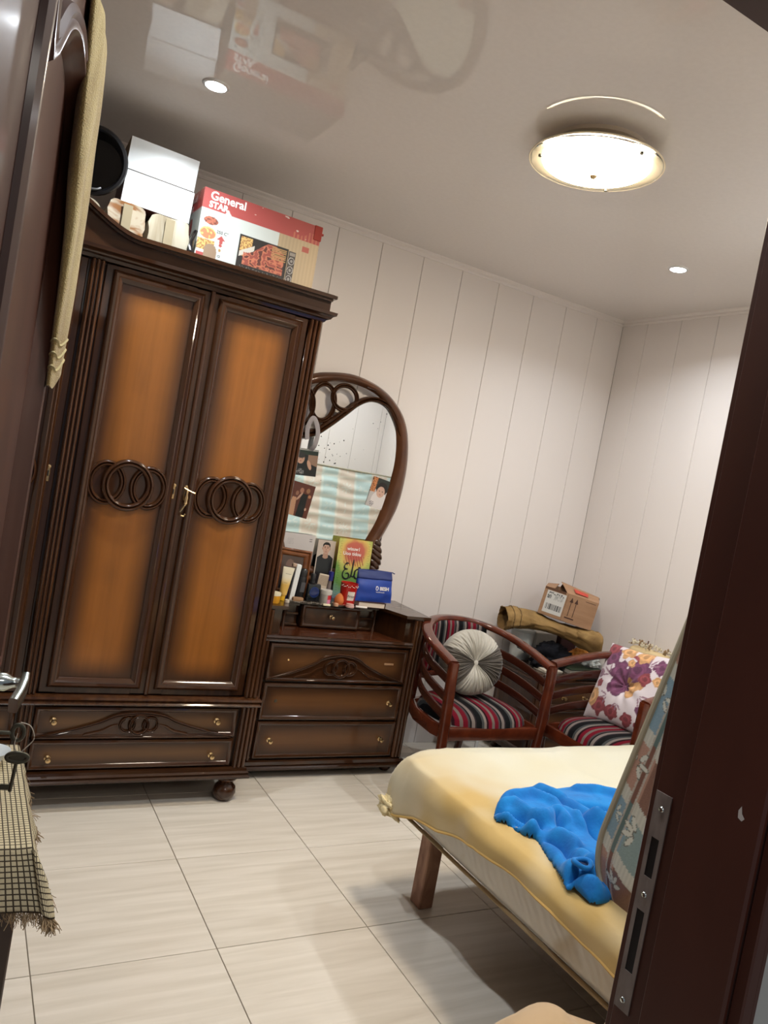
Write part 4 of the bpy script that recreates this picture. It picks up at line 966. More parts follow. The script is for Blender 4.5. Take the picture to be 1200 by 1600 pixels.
o = MB().box(-.026, .026, -.010, .010, 0, .020, .005, seg=2).build('soap', mat('tan_soap', W(150, 116, 84), .6)); o.location = (1.405, 3.165, ZT); tag(o, 'small tan block lying before the black spray bottle', 'soap')
B = MB(); rs = random.Random(9); x = 1.352
pp = [(1.352+.0032*i, 3.135+.012*math.sin(i*.37)+.006*math.sin(i*1.3), ZT+.0045) for i in range(56)]
for p in pp:
    bm = bmesh.new(); bmesh.ops.create_icosphere(bm, subdivisions=1, radius=.0035*rs.uniform(.7, 1.15)); B.bm(bm, 0, T(p))
o = B.build('bead_necklace', mat('silver_beads', W(176, 168, 156), .25, .8)); o['kind'] = 'stuff'; tag(o, 'silver bead necklace lying along the dresser edge', 'necklace')
for i, (x, y, c, lab) in enumerate(((1.335, 3.118, (200, 190, 176), 'round silver ring box at the left end of the necklace'), (1.583, 3.130, (196, 150, 120), 'tiny orange pot on the dresser before the cream jar'))):
    o = MB().lathe([(.0001, 0), (.011, 0), (.012, .004), (.011, .013), (.006, .015), (.0001, .015)], 16).build('small_pot', mat('pot', W(*c), .35)); o.location = (x, y, ZT); tag(o, lab, 'pot')
o = MB().box(-.018, .018, -.006, .006, 0, .009, .002).build('eraser', M_cream); o.location = (1.530, 3.118, ZT); tag(o, 'small white block lying before the cream jar', 'eraser')

# ---------------------------------------------------------------- armchairs
def stripe_mat(name, axis, scale, off=0):
    m = mat(name, (.1, .1, .1), .85, spec=.15, bump=((400, 400, 400), .2)); nt = m.node_tree; N = nt.nodes; Lk = nt.links
    tc = N.new('ShaderNodeTexCoord'); sp = N.new('ShaderNodeSeparateXYZ'); Lk.new(tc.outputs['Object'], sp.inputs[0])
    v = math_(nt, 'FRACT', math_(nt, 'ADD', math_(nt, 'MULTIPLY', sp.outputs[axis], scale), off+10))
    r = N.new('ShaderNodeValToRGB'); r.color_ramp.interpolation = 'CONSTANT'; e = r.color_ramp.elements
    stops = [(0, W(96, 8, 26)), (.13, W(66, 58, 60)), (.19, W(14, 12, 14)), (.24, W(112, 102, 98)), (.34, W(40, 32, 36)), (.39, W(9, 10, 12)), (.56, W(58, 60, 60)), (.64, W(112, 104, 98)), (.72, W(34, 6, 14)), (.79, W(98, 8, 28)), (.91, W(100, 90, 84))]
    e[0].position = 0; e[0].color = (*stops[0][1], 1); e[1].position = stops[1][0]; e[1].color = (*stops[1][1], 1)
    for p, c in stops[2:]: q = e.new(p); q.color = (*c, 1)
    Lk.new(v, r.inputs[0]); Lk.new(r.outputs[0], N['Principled BSDF'].inputs['Base Color']); return m
M_slat = mat('shaded_maroon_slat_wood', (.045, .011, .006), .25, coat=.8)  # maroon slat wood, colour darkened further for the shadow under the arm rail
M_stripe = stripe_mat('striped_seat_fabric', 0, 6.2, .0); M_stripeb = stripe_mat('striped_back_fabric', 0, 8.5, .2)
def upt(a, hw=.28, dp=.460, k=.62): return (hw*math.sin(a), dp*abs(math.cos(a))**k)
def railz(y): return .655+.115*(y/.5)
def make_chair(label):
    t = thing('armchair', label, 'chair', (0, 0, 0), 0, 'tub armchairs with striped seats')
    # curved top rail
    pts = []
    for i in range(33):
        a = (-1+2*i/32)*PI/2; x, y = upt(a); pts.append((x, y, railz(y)))
    B = MB(); B.sweep(pts, rsec(.052, .030, .012, 3)); B.build('top_rail', M_mahog, t, smooth=50)
    for s_ in (-1, 1):
        B = MB(); B.sweep([(s_*.280, .0, .662), (s_*.280, -.004, .60), (s_*.272, -.006, .40), (s_*.262, -.004, .18), (s_*.258, -.004, 0)], rsec(.040, .044, .010), up=(0, 1, 0), scale=[1, .96, 1, .85, .68]); B.build('leg', M_mahog, t, smooth=50)
        B = MB(); B.sweep([(s_*.168, .418, .755), (s_*.178, .416, .55), (s_*.185, .425, .38), (s_*.195, .46, .2), (s_*.205, .51, 0)], rsec(.038, .038, .008), up=(0, 1, 0), scale=[.7, .85, 1, .9, .7]); B.build('leg', M_mahog, t, smooth=50)
        for z in (.575, .500, .425):
            pp = []
            for i in range(15):
                a = s_*(PI/2)*(1-.66*i/14)
                x, y = upt(a, .276, .445); zz_ = z+.09*(y/.5); pp.append((x, max(y, .01), zz_))
            B = MB(); B.sweep(pp, rsec(.014, .040, .005)); B.build('slat', M_slat, t, smooth=50)
    # seat frame
    B = MB(); ring = []
    fr2 = [(-.255, .0), (.255, .0), (.268, .08), (.255, .25), (.205, .38), (.10, .425), (-.10, .425), (-.205, .38), (-.255, .25), (-.268, .08)]
    B.sweep([(x, y, .345) for x, y in fr2], rsec(.026, .058, .006), closed=True); B.build('seat_frame', M_mahog, t, smooth=30)
    # puffed seat
    def seat(u, v):
        r = (u)**.5 if u > 0 else 0; a = 2*PI*v; c, s2 = math.cos(a), math.sin(a)
        k = 1/max(abs(c)**3.2+abs(s2)**3.2, 1e-6)**(1/3.2)
        x = .250*r*c*k; y = .208+.208*r*s2*k; x *= 1-.18*max(0, (y-.2)/.25)
        z = .372+.070*(1-r**4)**.5 if r < 1 else .372
        return (x, y-.012, z)
    B = MB(); B.grid(seat, 16, 56, cv=True); b0 = len(B.v); B.build('seat', M_stripe, t, smooth=80)
    # upholstered back
    def back(u, v):
        a = (-.62+1.24*u)*1.0; x, y = upt(a, .272, .432); z = .50+.255*v; th = .016*math.sin(PI*u)**.4*math.sin(PI*v)**.4 if 0 < u < 1 and 0 < v < 1 else 0
        return (x*(1), y-th+.0, z-.0)
    B = MB(); B.grid(back, 30, 12); o = B.build('backrest', M_stripeb, t, smooth=80); md = o.modifiers.new('s', 'SOLIDIFY'); md.thickness = .022; md.offset = -1 if False else 1
    B = MB(); pp = []
    for i in range(15):
        a = -.66+1.32*i/14; x, y = upt(a, .274, .440); pp.append((x, y, .490))
    B.sweep(pp, rsec(.026, .030, .006)); B.build('back_rail', M_mahog, t, smooth=50)
    return t
ch1 = make_chair('armchair against the back wall with a round pleated cushion on its striped seat'); ch1.location = (2.236, 2.665, 0)
ch2 = copy_tree(ch1); ch2['label'] = 'armchair turned sideways beside the nightstand holding the rose-patterned cushion'; ch2.location = (2.600, 2.462, 0); ch2.rotation_euler = (0, 0, -PI/2+.03)

# round pleated cushion
cu_ = thing('round_cushion', 'round pleated cushion with cream and grey-brown wedges on the armchair seat', 'cushion', (2.230, 2.905, .602)); cu_.rotation_euler = (math.radians(-14), math.radians(0), math.radians(-10))
M_cr = mat('cream_velvet', W(178, 174, 164), .6, sheen=.3, noise=((5, 5, 5), W(158, 153, 142), 2, 0)); M_gb = mat('grey_brown_velvet', W(72, 65, 57), .6, sheen=.3)
wedges = [(37, 155, M_cr), (155, 232, M_gb), (232, 316, M_cr), (316, 397, M_gb)]
def cush(a, r):      # a degrees, r 0..2 (0 front centre, 1 rim, 2 back centre)
    R0 = .157; rr = math.sin(PI/2*min(r, 2-r))**.9 if r not in (0, 2) else 0
    h = .082*math.cos(PI/2*r); h = math.copysign(abs(h)**.72*.082**.28, h) if h else 0
    dimple = .030*math.exp(-(r/.22)**2)-.030*math.exp(-((2-r)/.22)**2)
    pl_ = (.0028*math.sin(math.radians(a)*38+6*n3(a*.04, r*1.5))+.0022*math.sin(math.radians(a)*67+5*n3(a*.06, r*2, 5)))*math.sin(PI*min(1, r if r < 1 else 2-r))**.6
    R = R0*rr*(1+.02*n3(math.cos(math.radians(a))*2, math.sin(math.radians(a))*2))
    return (R*math.cos(math.radians(a)), -(h-dimple+pl_), R*math.sin(math.radians(a))*.98)
for a0, a1, m in wedges:
    B = MB(); n_ = int((a1-a0)*1.0); B.grid(lambda u, v: cush(a0+(a1-a0)*u, 2*v), n_, 30); B.build('wedge_panel', m, cu_, smooth=80, fix=False)
MB().lathe([(.0001, .006), (.010, .003), (.011, -.004), (.0001, -.006)], 14, (0, -.050, 0), 'Y').build('button', M_cr, cu_)

# square rose cushion on second chair
rp = {'p': W(112, 52, 92), 'o': W(206, 150, 84), 'm': W(140, 44, 56), 'g': W(150, 110, 130)}
FL = []
rs = random.Random(21)
def rose(cx, cz, r, col, cc=None, ph=0): return [flower(cx, cz, r, 5, col, None, ph), flower(cx, cz, r*.66, 4, tuple(min(1, c*1.35) for c in col), cc, ph+.6), flower(cx, cz, r*.34, 3, tuple(c*.8 for c in col), None, ph)]
spec = [(.03, .02, .062, 'o'), (.045, .085, .058, 'p'), (-.045, .06, .05, 'p'), (-.03, -.01, .05, 'p'), (.10, .055, .03, 'm'), (-.10, -.13, .042, 'm'), (-.02, -.14, .035, 'm'), (-.16, -.09, .042, 'o'), (-.12, .12, .045, 'p'), (-.15, .165, .035, 'm'), (-.05, .17, .036, 'o'), (.03, .155, .03, 'm'), (.05, .17, .04, 'o'), (.15, .13, .035, 'p'), (.16, .06, .02, 'o'), (.07, -.15, .03, 'm'), (.14, -.09, .028, 'p'), (.15, -.16, .03, 'm'), (-.16, .03, .022, 'g'), (-.14, -.02, .02, 'm'), (.0, .115, .02, 'o')]
for i, (x, z, r, c) in enumerate(spec): FL += rose(x, z, r*1.22, rp[c], W(236, 190, 120) if c == 'o' else None, i*1.3)
FL += [petals(x, z, r, [a, a+.7, a-.7], .004, rp['g']) for x, z, r, a in ((-.09, .03, .06, 2.6), (.10, -.03, .05, -.6), (-.06, -.07, .05, 3.6), (.09, .12, .05, 1), (-.16, .09, .04, 2), (.0, -.09, .04, -1.5))]
fcol = paint(FL, W(222, 210, 216))
fc = thing('rose_cushion', 'square white cushion printed with purple and orange roses on the sideways armchair', 'cushion', (2.895, 2.530, .612)); fc.rotation_euler = (math.radians(-21), math.radians(-4), math.radians(-86))
def sq(u, v, side):
    x = (u-.5)*2; z = (v-.5)*2
    e = (max(0, 1-abs(x)**2.6)*max(0, 1-abs(z)**2.6))**.5
    pinch = .028*math.exp(-((x*x+z*z)/.05)); fold = .006*math.sin(math.atan2(z, x)*9)*math.exp(-((x*x+z*z)/.25))
    px = x*.195*(1-.06*(1-abs(z))**1*abs(x)**2); pz = z*.195*(1-.06*(1-abs(x))*abs(z)**2)
    return (px, side*(-.062*e+pinch+fold*e), pz)
B = MB(); B.grid(lambda u, v: sq(u, v, 1), 96, 96, colf=lambda u, v: fcol((u-.5)*.39, (v-.5)*.39)); B.build('front_panel', P_fab, fc, smooth=80, fix=False)
B = MB(); B.grid(lambda u, v: sq(u, v, -1), 40, 40); B.build('back_panel', mat('plain_pink_white_fabric', W(214, 202, 208), .8), fc, smooth=80, fix=False)
# beige fringed bolster behind it
bo = thing('fringed_bolster', 'beige bolster with shell-like fringe behind the rose cushion', 'cushion', (3.165, 2.640, .735)); bo.rotation_euler = (0, 0, -PI/2)
B = MB(); B.box(-.16, .12, -.045, .045, -.10, .035, .03, seg=3); B.build('bolster', mat('beige_cloth', W(206, 184, 140), .85, bump=((200, 200, 200), .3)), bo, smooth=60)
B = MB(); rs = random.Random(4)
for i in range(120):
    x = rs.uniform(-.16, .12); y = rs.uniform(-.04, .04); bm = bmesh.new(); bmesh.ops.create_icosphere(bm, subdivisions=1, radius=.007)
    B.bm(bm, i % 3 == 0, T((x, y, .040+rs.uniform(0, .018))) @ Matrix.Rotation(rs.uniform(0, 3), 4, 'X') @ Matrix.Diagonal((.5, rs.uniform(.8, 1.6), 1, 1)))
o = B.build('fringe', [mat('cream_shells', W(214, 204, 180), .5), mat('tan_shells', W(150, 124, 92), .6)], bo, smooth=60); o['kind'] = 'stuff'
B = MB(); B.sweep([(-.07, 0, .05), (-.068, 0, .075)], rsec(.007, .004, .001)); B.build('tag', mat('brown_tag', W(110, 84, 70), .6), bo)
# white low stand whose legs show behind the first chair
ws = thing('white_stand', 'white metal legs of a low stand behind the first armchair', 'stand', (2.575, 3.26, 0))
for x in (-.066, .066):
    MB().lathe([(.0001, 0), (.011, 0), (.0105, .03), (.009, .032), (.009, .22), (.0001, .22)], 12, (x, 0, 0)).build('leg', M_white, ws)
MB().box(-.09, .09, -.05, .10, .22, .236, .004).build('top', M_white, ws)
MB().lathe([(.0001, 0), (.011, 0), (.009, .032), (.009, .22), (.0001, .22)], 12, (0, .08, 0)).build('leg', M_white, ws)

# ---------------------------------------------------------------- nightstand in the corner with its pile
NX0, NX1, NY0 = 2.795, 3.235, 3.022
ns = thing('nightstand', 'dark glossy nightstand with drawers in the corner behind the armchairs', 'nightstand')
B = MB(); B.box(NX0+.012, NX1-.008, NY0+.014, YB-.02, .04, .505, .002); B.build('body', M_wood, ns)
B = MB(); B.box(NX0-.004, NX1, NY0-.008, YB-.012, .505, .512, .002).box(NX0-.012, NX1+.006, NY0-.016, YB-.008, .512, .526, .003); B.build('top', M_woodh, ns)
for a, b in ((.345, .495), (.205, .335), (.060, .195)):
    d_ = drawer('drawer', NX0+.035, NX1-.03, a, b, NY0, ns, M_inner2 if False else M_drawerD)
    for x in (NX0+.17, NX1-.12): knob(d_, x, NY0-.001, (a+b)/2-.02)
B = MB(); B.box(NX0, NX0+.034, NY0-.003, NY0+.014, .04, .505, .002); B.build('pilaster', M_woodr, ns); B = MB(); B.box(NX1-.030, NX1, NY0-.003, NY0+.014, .04, .505, .002); B.build('pilaster', M_woodr, ns)
for x in (NX0+.05, NX1-.05):
    for y in (NY0+.04, YB-.06): MB().lathe([(.0001, 0), (.018, 0), (.024, .012), (.020, .04), (.0001, .04)], 14, (x, y, 0)).build('foot', M_carv, ns)
B = MB(); B.loop([(NY0+.03, .07), (YB-.05, .07), (YB-.05, .48), (NY0+.03, .48)], [(-.002, 0), (0, .006), (.012, .008), (.018, 0)], lambda x, z, h: (NX0+.012-h, x, z)); B.build('side_moulding', M_carv, ns)
ZN = .5265
o = MB().lathe([(.0001, 0), (.052, 0), (.056, .01), (.066, .155), (.070, .158), (.070, .168), (.062, .168), (.060, .16), (.0001, .16)], 32).build('pail', mat('white_pail_plastic', W(196, 200, 198), .35)); o.location = (2.872, 3.325, ZN); tag(o, 'white plastic tub under the khaki jacket', 'tub')
o = MB().box(-.075, .075, -.05, .05, 0, .155, .003).build('carton', mat('white_carton_plain', W(188, 186, 180), .5)); o.location = (3.028, 3.345, ZN); tag(o, 'plain white carton under the khaki jacket', 'box')
o = MB().box(-.06, .06, -.06, .06, 0, .148, .003).build('maroon_box', mat('maroon_card', W(64, 28, 32), .5)); o.location = (3.172, 3.33, ZN); tag(o, 'dark maroon box under the khaki jacket', 'box')
t = thing('magazine', 'green-black magazine lying at the front right of the nightstand', 'magazine', (3.115, 3.105, ZN), .04)
MB().box(-.125, .115, -.07, .07, 0, .022, .002).build('pages', mat('grey_pages', W(150, 146, 138), .7), t, smooth=0); MB().box(-.128, .117, -.073, .073, .022, .030, .002).build('cover', mat('green_cover', W(44, 56, 40), .4), t, smooth=0)
for i, (x, y, z, rz, c, lab) in enumerate(((2.875, 3.075, 0, .12, (172, 164, 150), 'lower grey booklet at the front left corner of the nightstand'), (2.880, 3.080, .0075, -.08, (196, 186, 170), 'upper pale booklet at the front left corner of the nightstand'))):
    o = MB().box(-.06, .06, -.05, .05, 0, .007, .001).build('booklet', mat('booklet', W(*c), .6)); o.location = (x, y, ZN+z); o.rotation_euler = (0, 0, rz); tag(o, lab, 'booklet', 'booklets on the nightstand')
def heap(name, lab, cat, c, r, m, seed, amp=.35, n=4, parent=None, pinch=1.6):
    def f(u, v):
        a = 2*PI*u; b = PI*v; d = Vector((math.cos(a)*math.sin(b), math.sin(a)*math.sin(b), math.cos(b)))
        k = 1+amp*n3(d.x*pinch+seed, d.y*pinch, d.z*pinch)+amp*.6*abs(n3(d.x*n+seed, d.y*n+4, d.z*n))-amp*.3
        q = Vector((d.x*r[0]*k, d.y*r[1]*k, d.z*r[2]*k)); q.z = max(q.z, -r[2]*.8); return q
    B = MB(); B.grid(f, 64, 36, cu=True); o = B.build(name, m, parent, smooth=80, fix=True); o.location = c
    return tag(o, lab, cat) if lab else o
M_navy = mat('black_navy_cloth', W(12, 13, 20), .85, spec=.2, bump=((60, 60, 60), .4)); 
heap('crumpled_trousers', 'crumpled black navy cloth heaped on the nightstand', 'clothing', (2.925, 3.150, ZN+.060), (.165, .095, .068), M_navy, 3.1, .55, 5)
heap('orange_cloth', 'small orange cloth bundle at the right of the black clothes', 'cloth', (3.125, 3.125, ZN+.088), (.062, .04, .034), mat('orange_fabric', W(232, 160, 70), .75), 7.7, .5, 4)
heap('white_gloves', 'small white cloth on the green magazine beside the orange bundle', 'cloth', (3.190, 3.080, ZN+.056), (.058, .035, .026), mat('white_cloth', W(214, 218, 212), .75), 12.2, .7, 5)
# khaki jacket lying over the pile
jk = thing('khaki_jacket', 'khaki canvas jacket folded over the pile below the cardboard box', 'jacket')
M_kh = mat('khaki_canvas', W(148, 118, 70), .85, noise=((9, 9, 9), W(112, 84, 46), 4, .6, .3, .62), bump=((90, 90, 90), .35))
cen = spline([(2.700, 3.315, .742), (2.765, 3.29, .755), (2.850, 3.25, .758), (2.94, 3.19, .748), (3.01, 3.12, .735), (3.06, 3.05, .722), (3.095, 2.99, .715), (3.10, 2.96, .713)], 7)
N_ = len(cen)
def jac(u, v):
    i = min(N_-1, int(u*(N_-1))); p = cen[i]; a = 2*PI*v
    ry = .105+.01*math.sin(u*9); rz = .048+.012*math.sin(u*8+1)+.004*sm(.7, 1, u)
    k = 1+.22*n3(math.cos(a)*1.4+u*4, math.sin(a)*1.4, u*3)+.10*n3(math.cos(a)*4+u*12, math.sin(a)*4, 2)
    end = 1 if u < .92 else math.sqrt(max(.02, 1-((u-.92)/.08)**2))
    dn = Vector((.55, .83)) if u > .25 else Vector((.25, .95)); w_ = ry*.72*math.cos(a)*k*end
    return (p.x+dn.x*w_+.008*n3(math.cos(a)*2, u*6, 3), p.y+dn.y*w_, p.z+rz*math.sin(a)*k*end+.006*n3(u*14, v*9))
B = MB(); B.grid(jac, N_-1, 44, cv=True); o = B.build('jacket_body', M_kh, jk, smooth=80); md = o.modifiers.new('s', 'SOLIDIFY'); md.thickness = .004; md.offset = -1
M_khd = mat('dark_khaki_seam', W(92, 68, 38), .85)
B = MB()
for uu in (.10, .16): pp = [Vector(jac(uu, v/44)) + (Vector(jac(uu, v/44))-cen[min(N_-1, int(uu*(N_-1)))]).normalized()*.0015 for v in range(44)]; B.sweep(pp, circ(.0022, 5), closed=True)
for vv in (.72, .95): B.sweep([Vector(jac(.16+.6*i/30, vv))+Vector((0, -.0015, .001)) for i in range(31)], circ(.002, 5))
B.build('seam', M_khd, jk)
B = MB()
for i in range(4): p = Vector(jac(.08, .56+.05*i)); B.box(p.x-.006, p.x+.006, p.y-.006, p.y, p.z-.002, p.z+.002)
B.build('stitching', M_khd, jk, smooth=0)
# cardboard box
cb = thing('cardboard_box', 'brown cardboard shipping box with white label on top of the jacket', 'box', (2.845, 3.210, .812)); cb.rotation_euler = (0, math.radians(7), math.radians(-45))
cw, chh, cdp = .293, .155, .185
M_cardb = mat('cardboard', W(162, 126, 96), .75, noise=((6, 6, 40), W(150, 114, 84), 3, 0)); M_cardi = mat('cardboard_inside', W(92, 62, 42), .85)
B = MB(); x0, x1 = 0, cw
for a in ((x0, x1, 0, .003, 0, chh), (x0, x1, cdp-.003, cdp, 0, chh), (x0, x0+.003, .003, cdp-.003, 0, chh), (x1-.003, x1, .003, cdp-.003, 0, chh), (x0, x1, 0, cdp, -.0001, .003)): B.box(*a)
B.build('box_walls', M_cardb, cb, smooth=0)
MB().box(x0+.004, x1-.004, .004, cdp-.004, .003, chh*.6).build('contents', M_cardi, cb, smooth=0)
def flap(pts, nm='flap'):
    B = MB(); B.poly(pts); o = B.build(nm, M_cardb, cb, smooth=0, fix=False); md = o.modifiers.new('s', 'SOLIDIFY'); md.thickness = .003; return o
flap([(x0+.120, .0, chh), (x1, .0, chh), (x1-.01, .09, chh+.022), (x0+.07, .09, chh+.040)])
flap([(x0+.07, .185, chh), (x1, .185, chh), (x1-.005, .08, chh+.018), (x0+.08, .10, chh+.032)])
flap([(x0, .0, chh), (x0+.05, .0, chh+.004), (x0+.06, .16, chh+.018), (x0, .185, chh)])
MB().box(x0+.002, x0+.115, -.0002, .0014, chh-.012, chh).build('notch', M_cardi, cb, smooth=0)
def lbl(x, z):
    if .104 < z < .116 and abs(x) < .044: return W(90, 90, 90) if n3(x*260, z*120) > .05 else W(214, 212, 206)
    if .080 < z < .100 and -.046 < x < -.024: return W(60, 60, 60) if n3(x*400, z*400) > -.1 else W(214, 212, 206)
    if .078 < z < .106 and -.01 < x < .040: return W(110, 110, 110) if abs((z*160) % 1-.5) < .2 and n3(x*300, z*60) > -.1 else W(214, 212, 206)
    if .020 < z < .052 and abs(x) < .044: return W(60, 60, 62) if n3(x*330, 0) > .0 else W(214, 212, 206)
    return W(214, 212, 206)
sheet_print('shipping_label', cb, .104, .122, lbl, P_card, thick=.0006, M=T((x0+.070, -.0008, .018)), res=.0016)
M_dbr = mat('dark_brown_print', W(66, 38, 26), .7); B = MB()
for dx in (0, .036):
    B.box(x0+.153+dx*.75, x0+.1565+dx*.75, -.0008, -.0001, .035, .115); B.poly([(x0+.145+dx*.75, -.0008, .112), (x0+.1645+dx*.75, -.0008, .112), (x0+.1548+dx*.75, -.0008, .140)])
B.box(x0+.142, x0+.192, -.0008, -.0001, .022, .029); B.box(x0+.225, x0+.280, -.0008, -.0001, .140, .1425); B.box(x0+.128, x0+.1292, -.0008, -.0001, .0, .15)
B.build('arrow_marks', M_dbr, cb, smooth=0)
B = MB(); z_ = lambda a: chh+.0035+a; B.poly([(x0+.16, .022, chh+.0125), (x0+.23, .022, chh+.0100), (x0+.225, .060, chh+.0215), (x0+.145, .060, chh+.0275)]); B.build('red_sticker', mat('red_sticker', W(190, 66, 50), .5), cb, smooth=0, fix=False)

# ---------------------------------------------------------------- bed
BX0, BX1, BY0, BY1, BZ = 1.405, 3.235, .665, 2.140, .503
bed = thing('bed', 'low bed with quilted white mattress on worn wooden legs', 'bed')
M_leg = mat('worn_bed_leg', W(172, 132, 108), .6, noise=((18, 18, 9), W(126, 86, 66), 4, .5))
for x in (BX0+.115, BX1-.10):
    for y in (BY1-.10, BY0+.12): MB().box(x, x+.056, y-.03, y+.03, 0, .283, .004).build('leg', M_leg, bed)
B = MB(); B.box(BX0+.10, BX1-.02, BY0+.03, BY1-.08, .283, .306, .003); B.build('base_frame', mat('bed_base', W(70, 58, 48), .8), bed)
def tick_mat():
    m = mat('quilted_white_ticking', W(222, 220, 212), .75, noise=((5, 5, 9), W(196, 184, 160), 3, .5, .22, .42)); nt = m.node_tree; N = nt.nodes; Lk = nt.links
    tc = N.new('ShaderNodeTexCoord'); mp = N.new('ShaderNodeMapping'); mp.inputs['Rotation'].default_value = (.78, 0, 0); mp.inputs['Scale'].default_value = (14, 14, 14); Lk.new(tc.outputs['Object'], mp.inputs[0])
    wv = N.new('ShaderNodeTexWave'); wv.bands_direction = 'Y'; wv.inputs['Scale'].default_value = .9; wv.inputs['Distortion'].default_value = 4; wv.inputs['Detail'].default_value = 1; Lk.new(mp.outputs[0], wv.inputs[0])
    bp = N.new('ShaderNodeBump'); bp.inputs['Strength'].default_value = .25; bp.inputs['Distance'].default_value = .006; Lk.new(wv.outputs[0], bp.inputs['Height']); Lk.new(bp.outputs[0], N['Principled BSDF'].inputs['Normal']); return m
MB().box(BX0+.022, BX1-.004, BY0+.004, BY1-.020, .307, .478, .030, seg=3).build('mattress', tick_mat(), bed, smooth=50)
B = MB(); zb = .314; B.sweep([(BX0+.020, BY0+.02, zb), (BX0+.020, BY1-.05, zb), (BX0+.035, BY1-.024, zb), (BX0+.06, BY1-.018, zb), (BX1-.03, BY1-.018, zb)], circ(.006, 8)); B.build('piping', mat('tan_piping', W(150, 128, 92), .7), bed)
# bedspread: top plus slipping skirts
def hemz(y):        # hem height on the left side along y
    k = [(.66, .39), (1.10, .395), (1.30, .425), (1.50, .425), (1.62, .415), (1.80, .372), (1.95, .350), (2.05, .325), (2.13, .315), (2.3, .31)]
    for (a, p), (b, q) in zip(k, k[1:]):
        if y <= b: t = (y-a)/(b-a); return p+(q-p)*t
    return .31
def spread(u, v):
    # u: 0 hem at left .. 1 right wall ; v: 0 front wall .. 1 hem at far side
    y = BY0 + .005 + (BY1-BY0-.005)*min(1, v/.90); x = BX1 - (BX1-BX0)*min(1, (1-u)/.90)
    du = max(0, (.10-u)/.10); dv = max(0, (v-.90)/.10)
    zt = BZ+.004+.0045*n3(x*3.2, y*3.2, 1)+.0025*n3(x*9, y*7, 2)
    p = Vector((x, y, zt))
    hx_ = zt-hemz(y)-.028*sm(2.1, 1.8, y)-.014*abs(n3(y*5, 4)); hy_ = .17+.015*n3(x*7, 1)
    if du > 0:
        s_ = du; p.z = zt-hx_*s_**1.25; p.x = BX0-.026*math.sin(min(1, s_*1.6)*PI/2)+.0-.010*s_*n3(y*9, s_)
        p.x += .012*s_*math.sin(y*23)*.6
    if dv > 0:
        s_ = dv; z2 = zt-hy_*s_**1.25; p.y = BY1+.016*math.sin(min(1, s_*1.6)*PI/2)+.006*s_*n3(x*9, 3)
        p.z = min(p.z, z2) if du > 0 else z2
    # soften the shoulder towards both edges
    e = math.exp(-((x-BX0)/.045)**2) if du == 0 else 1; g = math.exp(-((BY1-y)/.05)**2) if dv == 0 else 1
    if du == 0: p.z -= .010*e
    else: p.z -= .010
    if dv == 0: p.z -= .012*g
    else: p.z -= .012
    wr = .0035*math.sin((x-BX0)*46+5*n3(y*2.2, 7))*math.exp(-((x-BX0-.10)/.10)**2)*sm(1.9, 1.3, y) + .003*math.exp(-((n3(x*2.4, y*2.4, 12))/.05)**2)
    p.z += wr*(1 if du == 0 and dv == 0 else 0)
    # round the plan corner
    c = max(0, 1-math.hypot(p.x-BX0, p.y-BY1)/.13); p.x += .030*c; p.y -= .030*c
    return p
M_sheet = mat('cream_yellow_bedspread', W(226, 212, 164), .85, sheen=.3, noise=((2.6, 3.4, 3), W(208, 172, 98), 4, 1.0, .30, .56), bump=((45, 45, 45), .12))
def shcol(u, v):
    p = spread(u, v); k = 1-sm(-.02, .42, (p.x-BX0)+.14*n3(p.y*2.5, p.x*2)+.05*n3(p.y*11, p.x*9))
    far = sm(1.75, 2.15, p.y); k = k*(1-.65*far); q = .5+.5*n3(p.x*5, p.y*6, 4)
    a = W(220, 222, 211); b = W(200, 164, 78); c = W(210, 196, 142)  # lit top painted whitish in the colour; cream-gold mottling is the cloth's own
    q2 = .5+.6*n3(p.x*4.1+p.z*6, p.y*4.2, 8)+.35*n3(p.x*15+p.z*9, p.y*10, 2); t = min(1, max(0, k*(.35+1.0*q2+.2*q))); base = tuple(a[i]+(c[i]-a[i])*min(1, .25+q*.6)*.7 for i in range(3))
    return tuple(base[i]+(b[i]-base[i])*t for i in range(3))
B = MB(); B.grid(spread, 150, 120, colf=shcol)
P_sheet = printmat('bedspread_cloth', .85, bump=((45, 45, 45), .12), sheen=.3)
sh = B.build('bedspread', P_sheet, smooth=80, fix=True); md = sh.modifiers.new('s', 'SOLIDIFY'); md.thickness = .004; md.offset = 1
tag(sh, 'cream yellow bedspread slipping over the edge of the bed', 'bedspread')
# rolled hem
B = MB(); B.sweep([spread(0, v/110*.90)+Vector((-.002, 0, 0)) for v in range(2, 111)], circ(.0045, 6)); B.build('hem', mat('gold_hem', W(206, 170, 100), .85), sh)
heap('gathered_corner', None, None, (BX0-.018, 2.105, .322), (.024, .062, .030), mat('cream_gathered_cloth', W(220, 204, 160), .85), 5.5, .7, 5, sh)

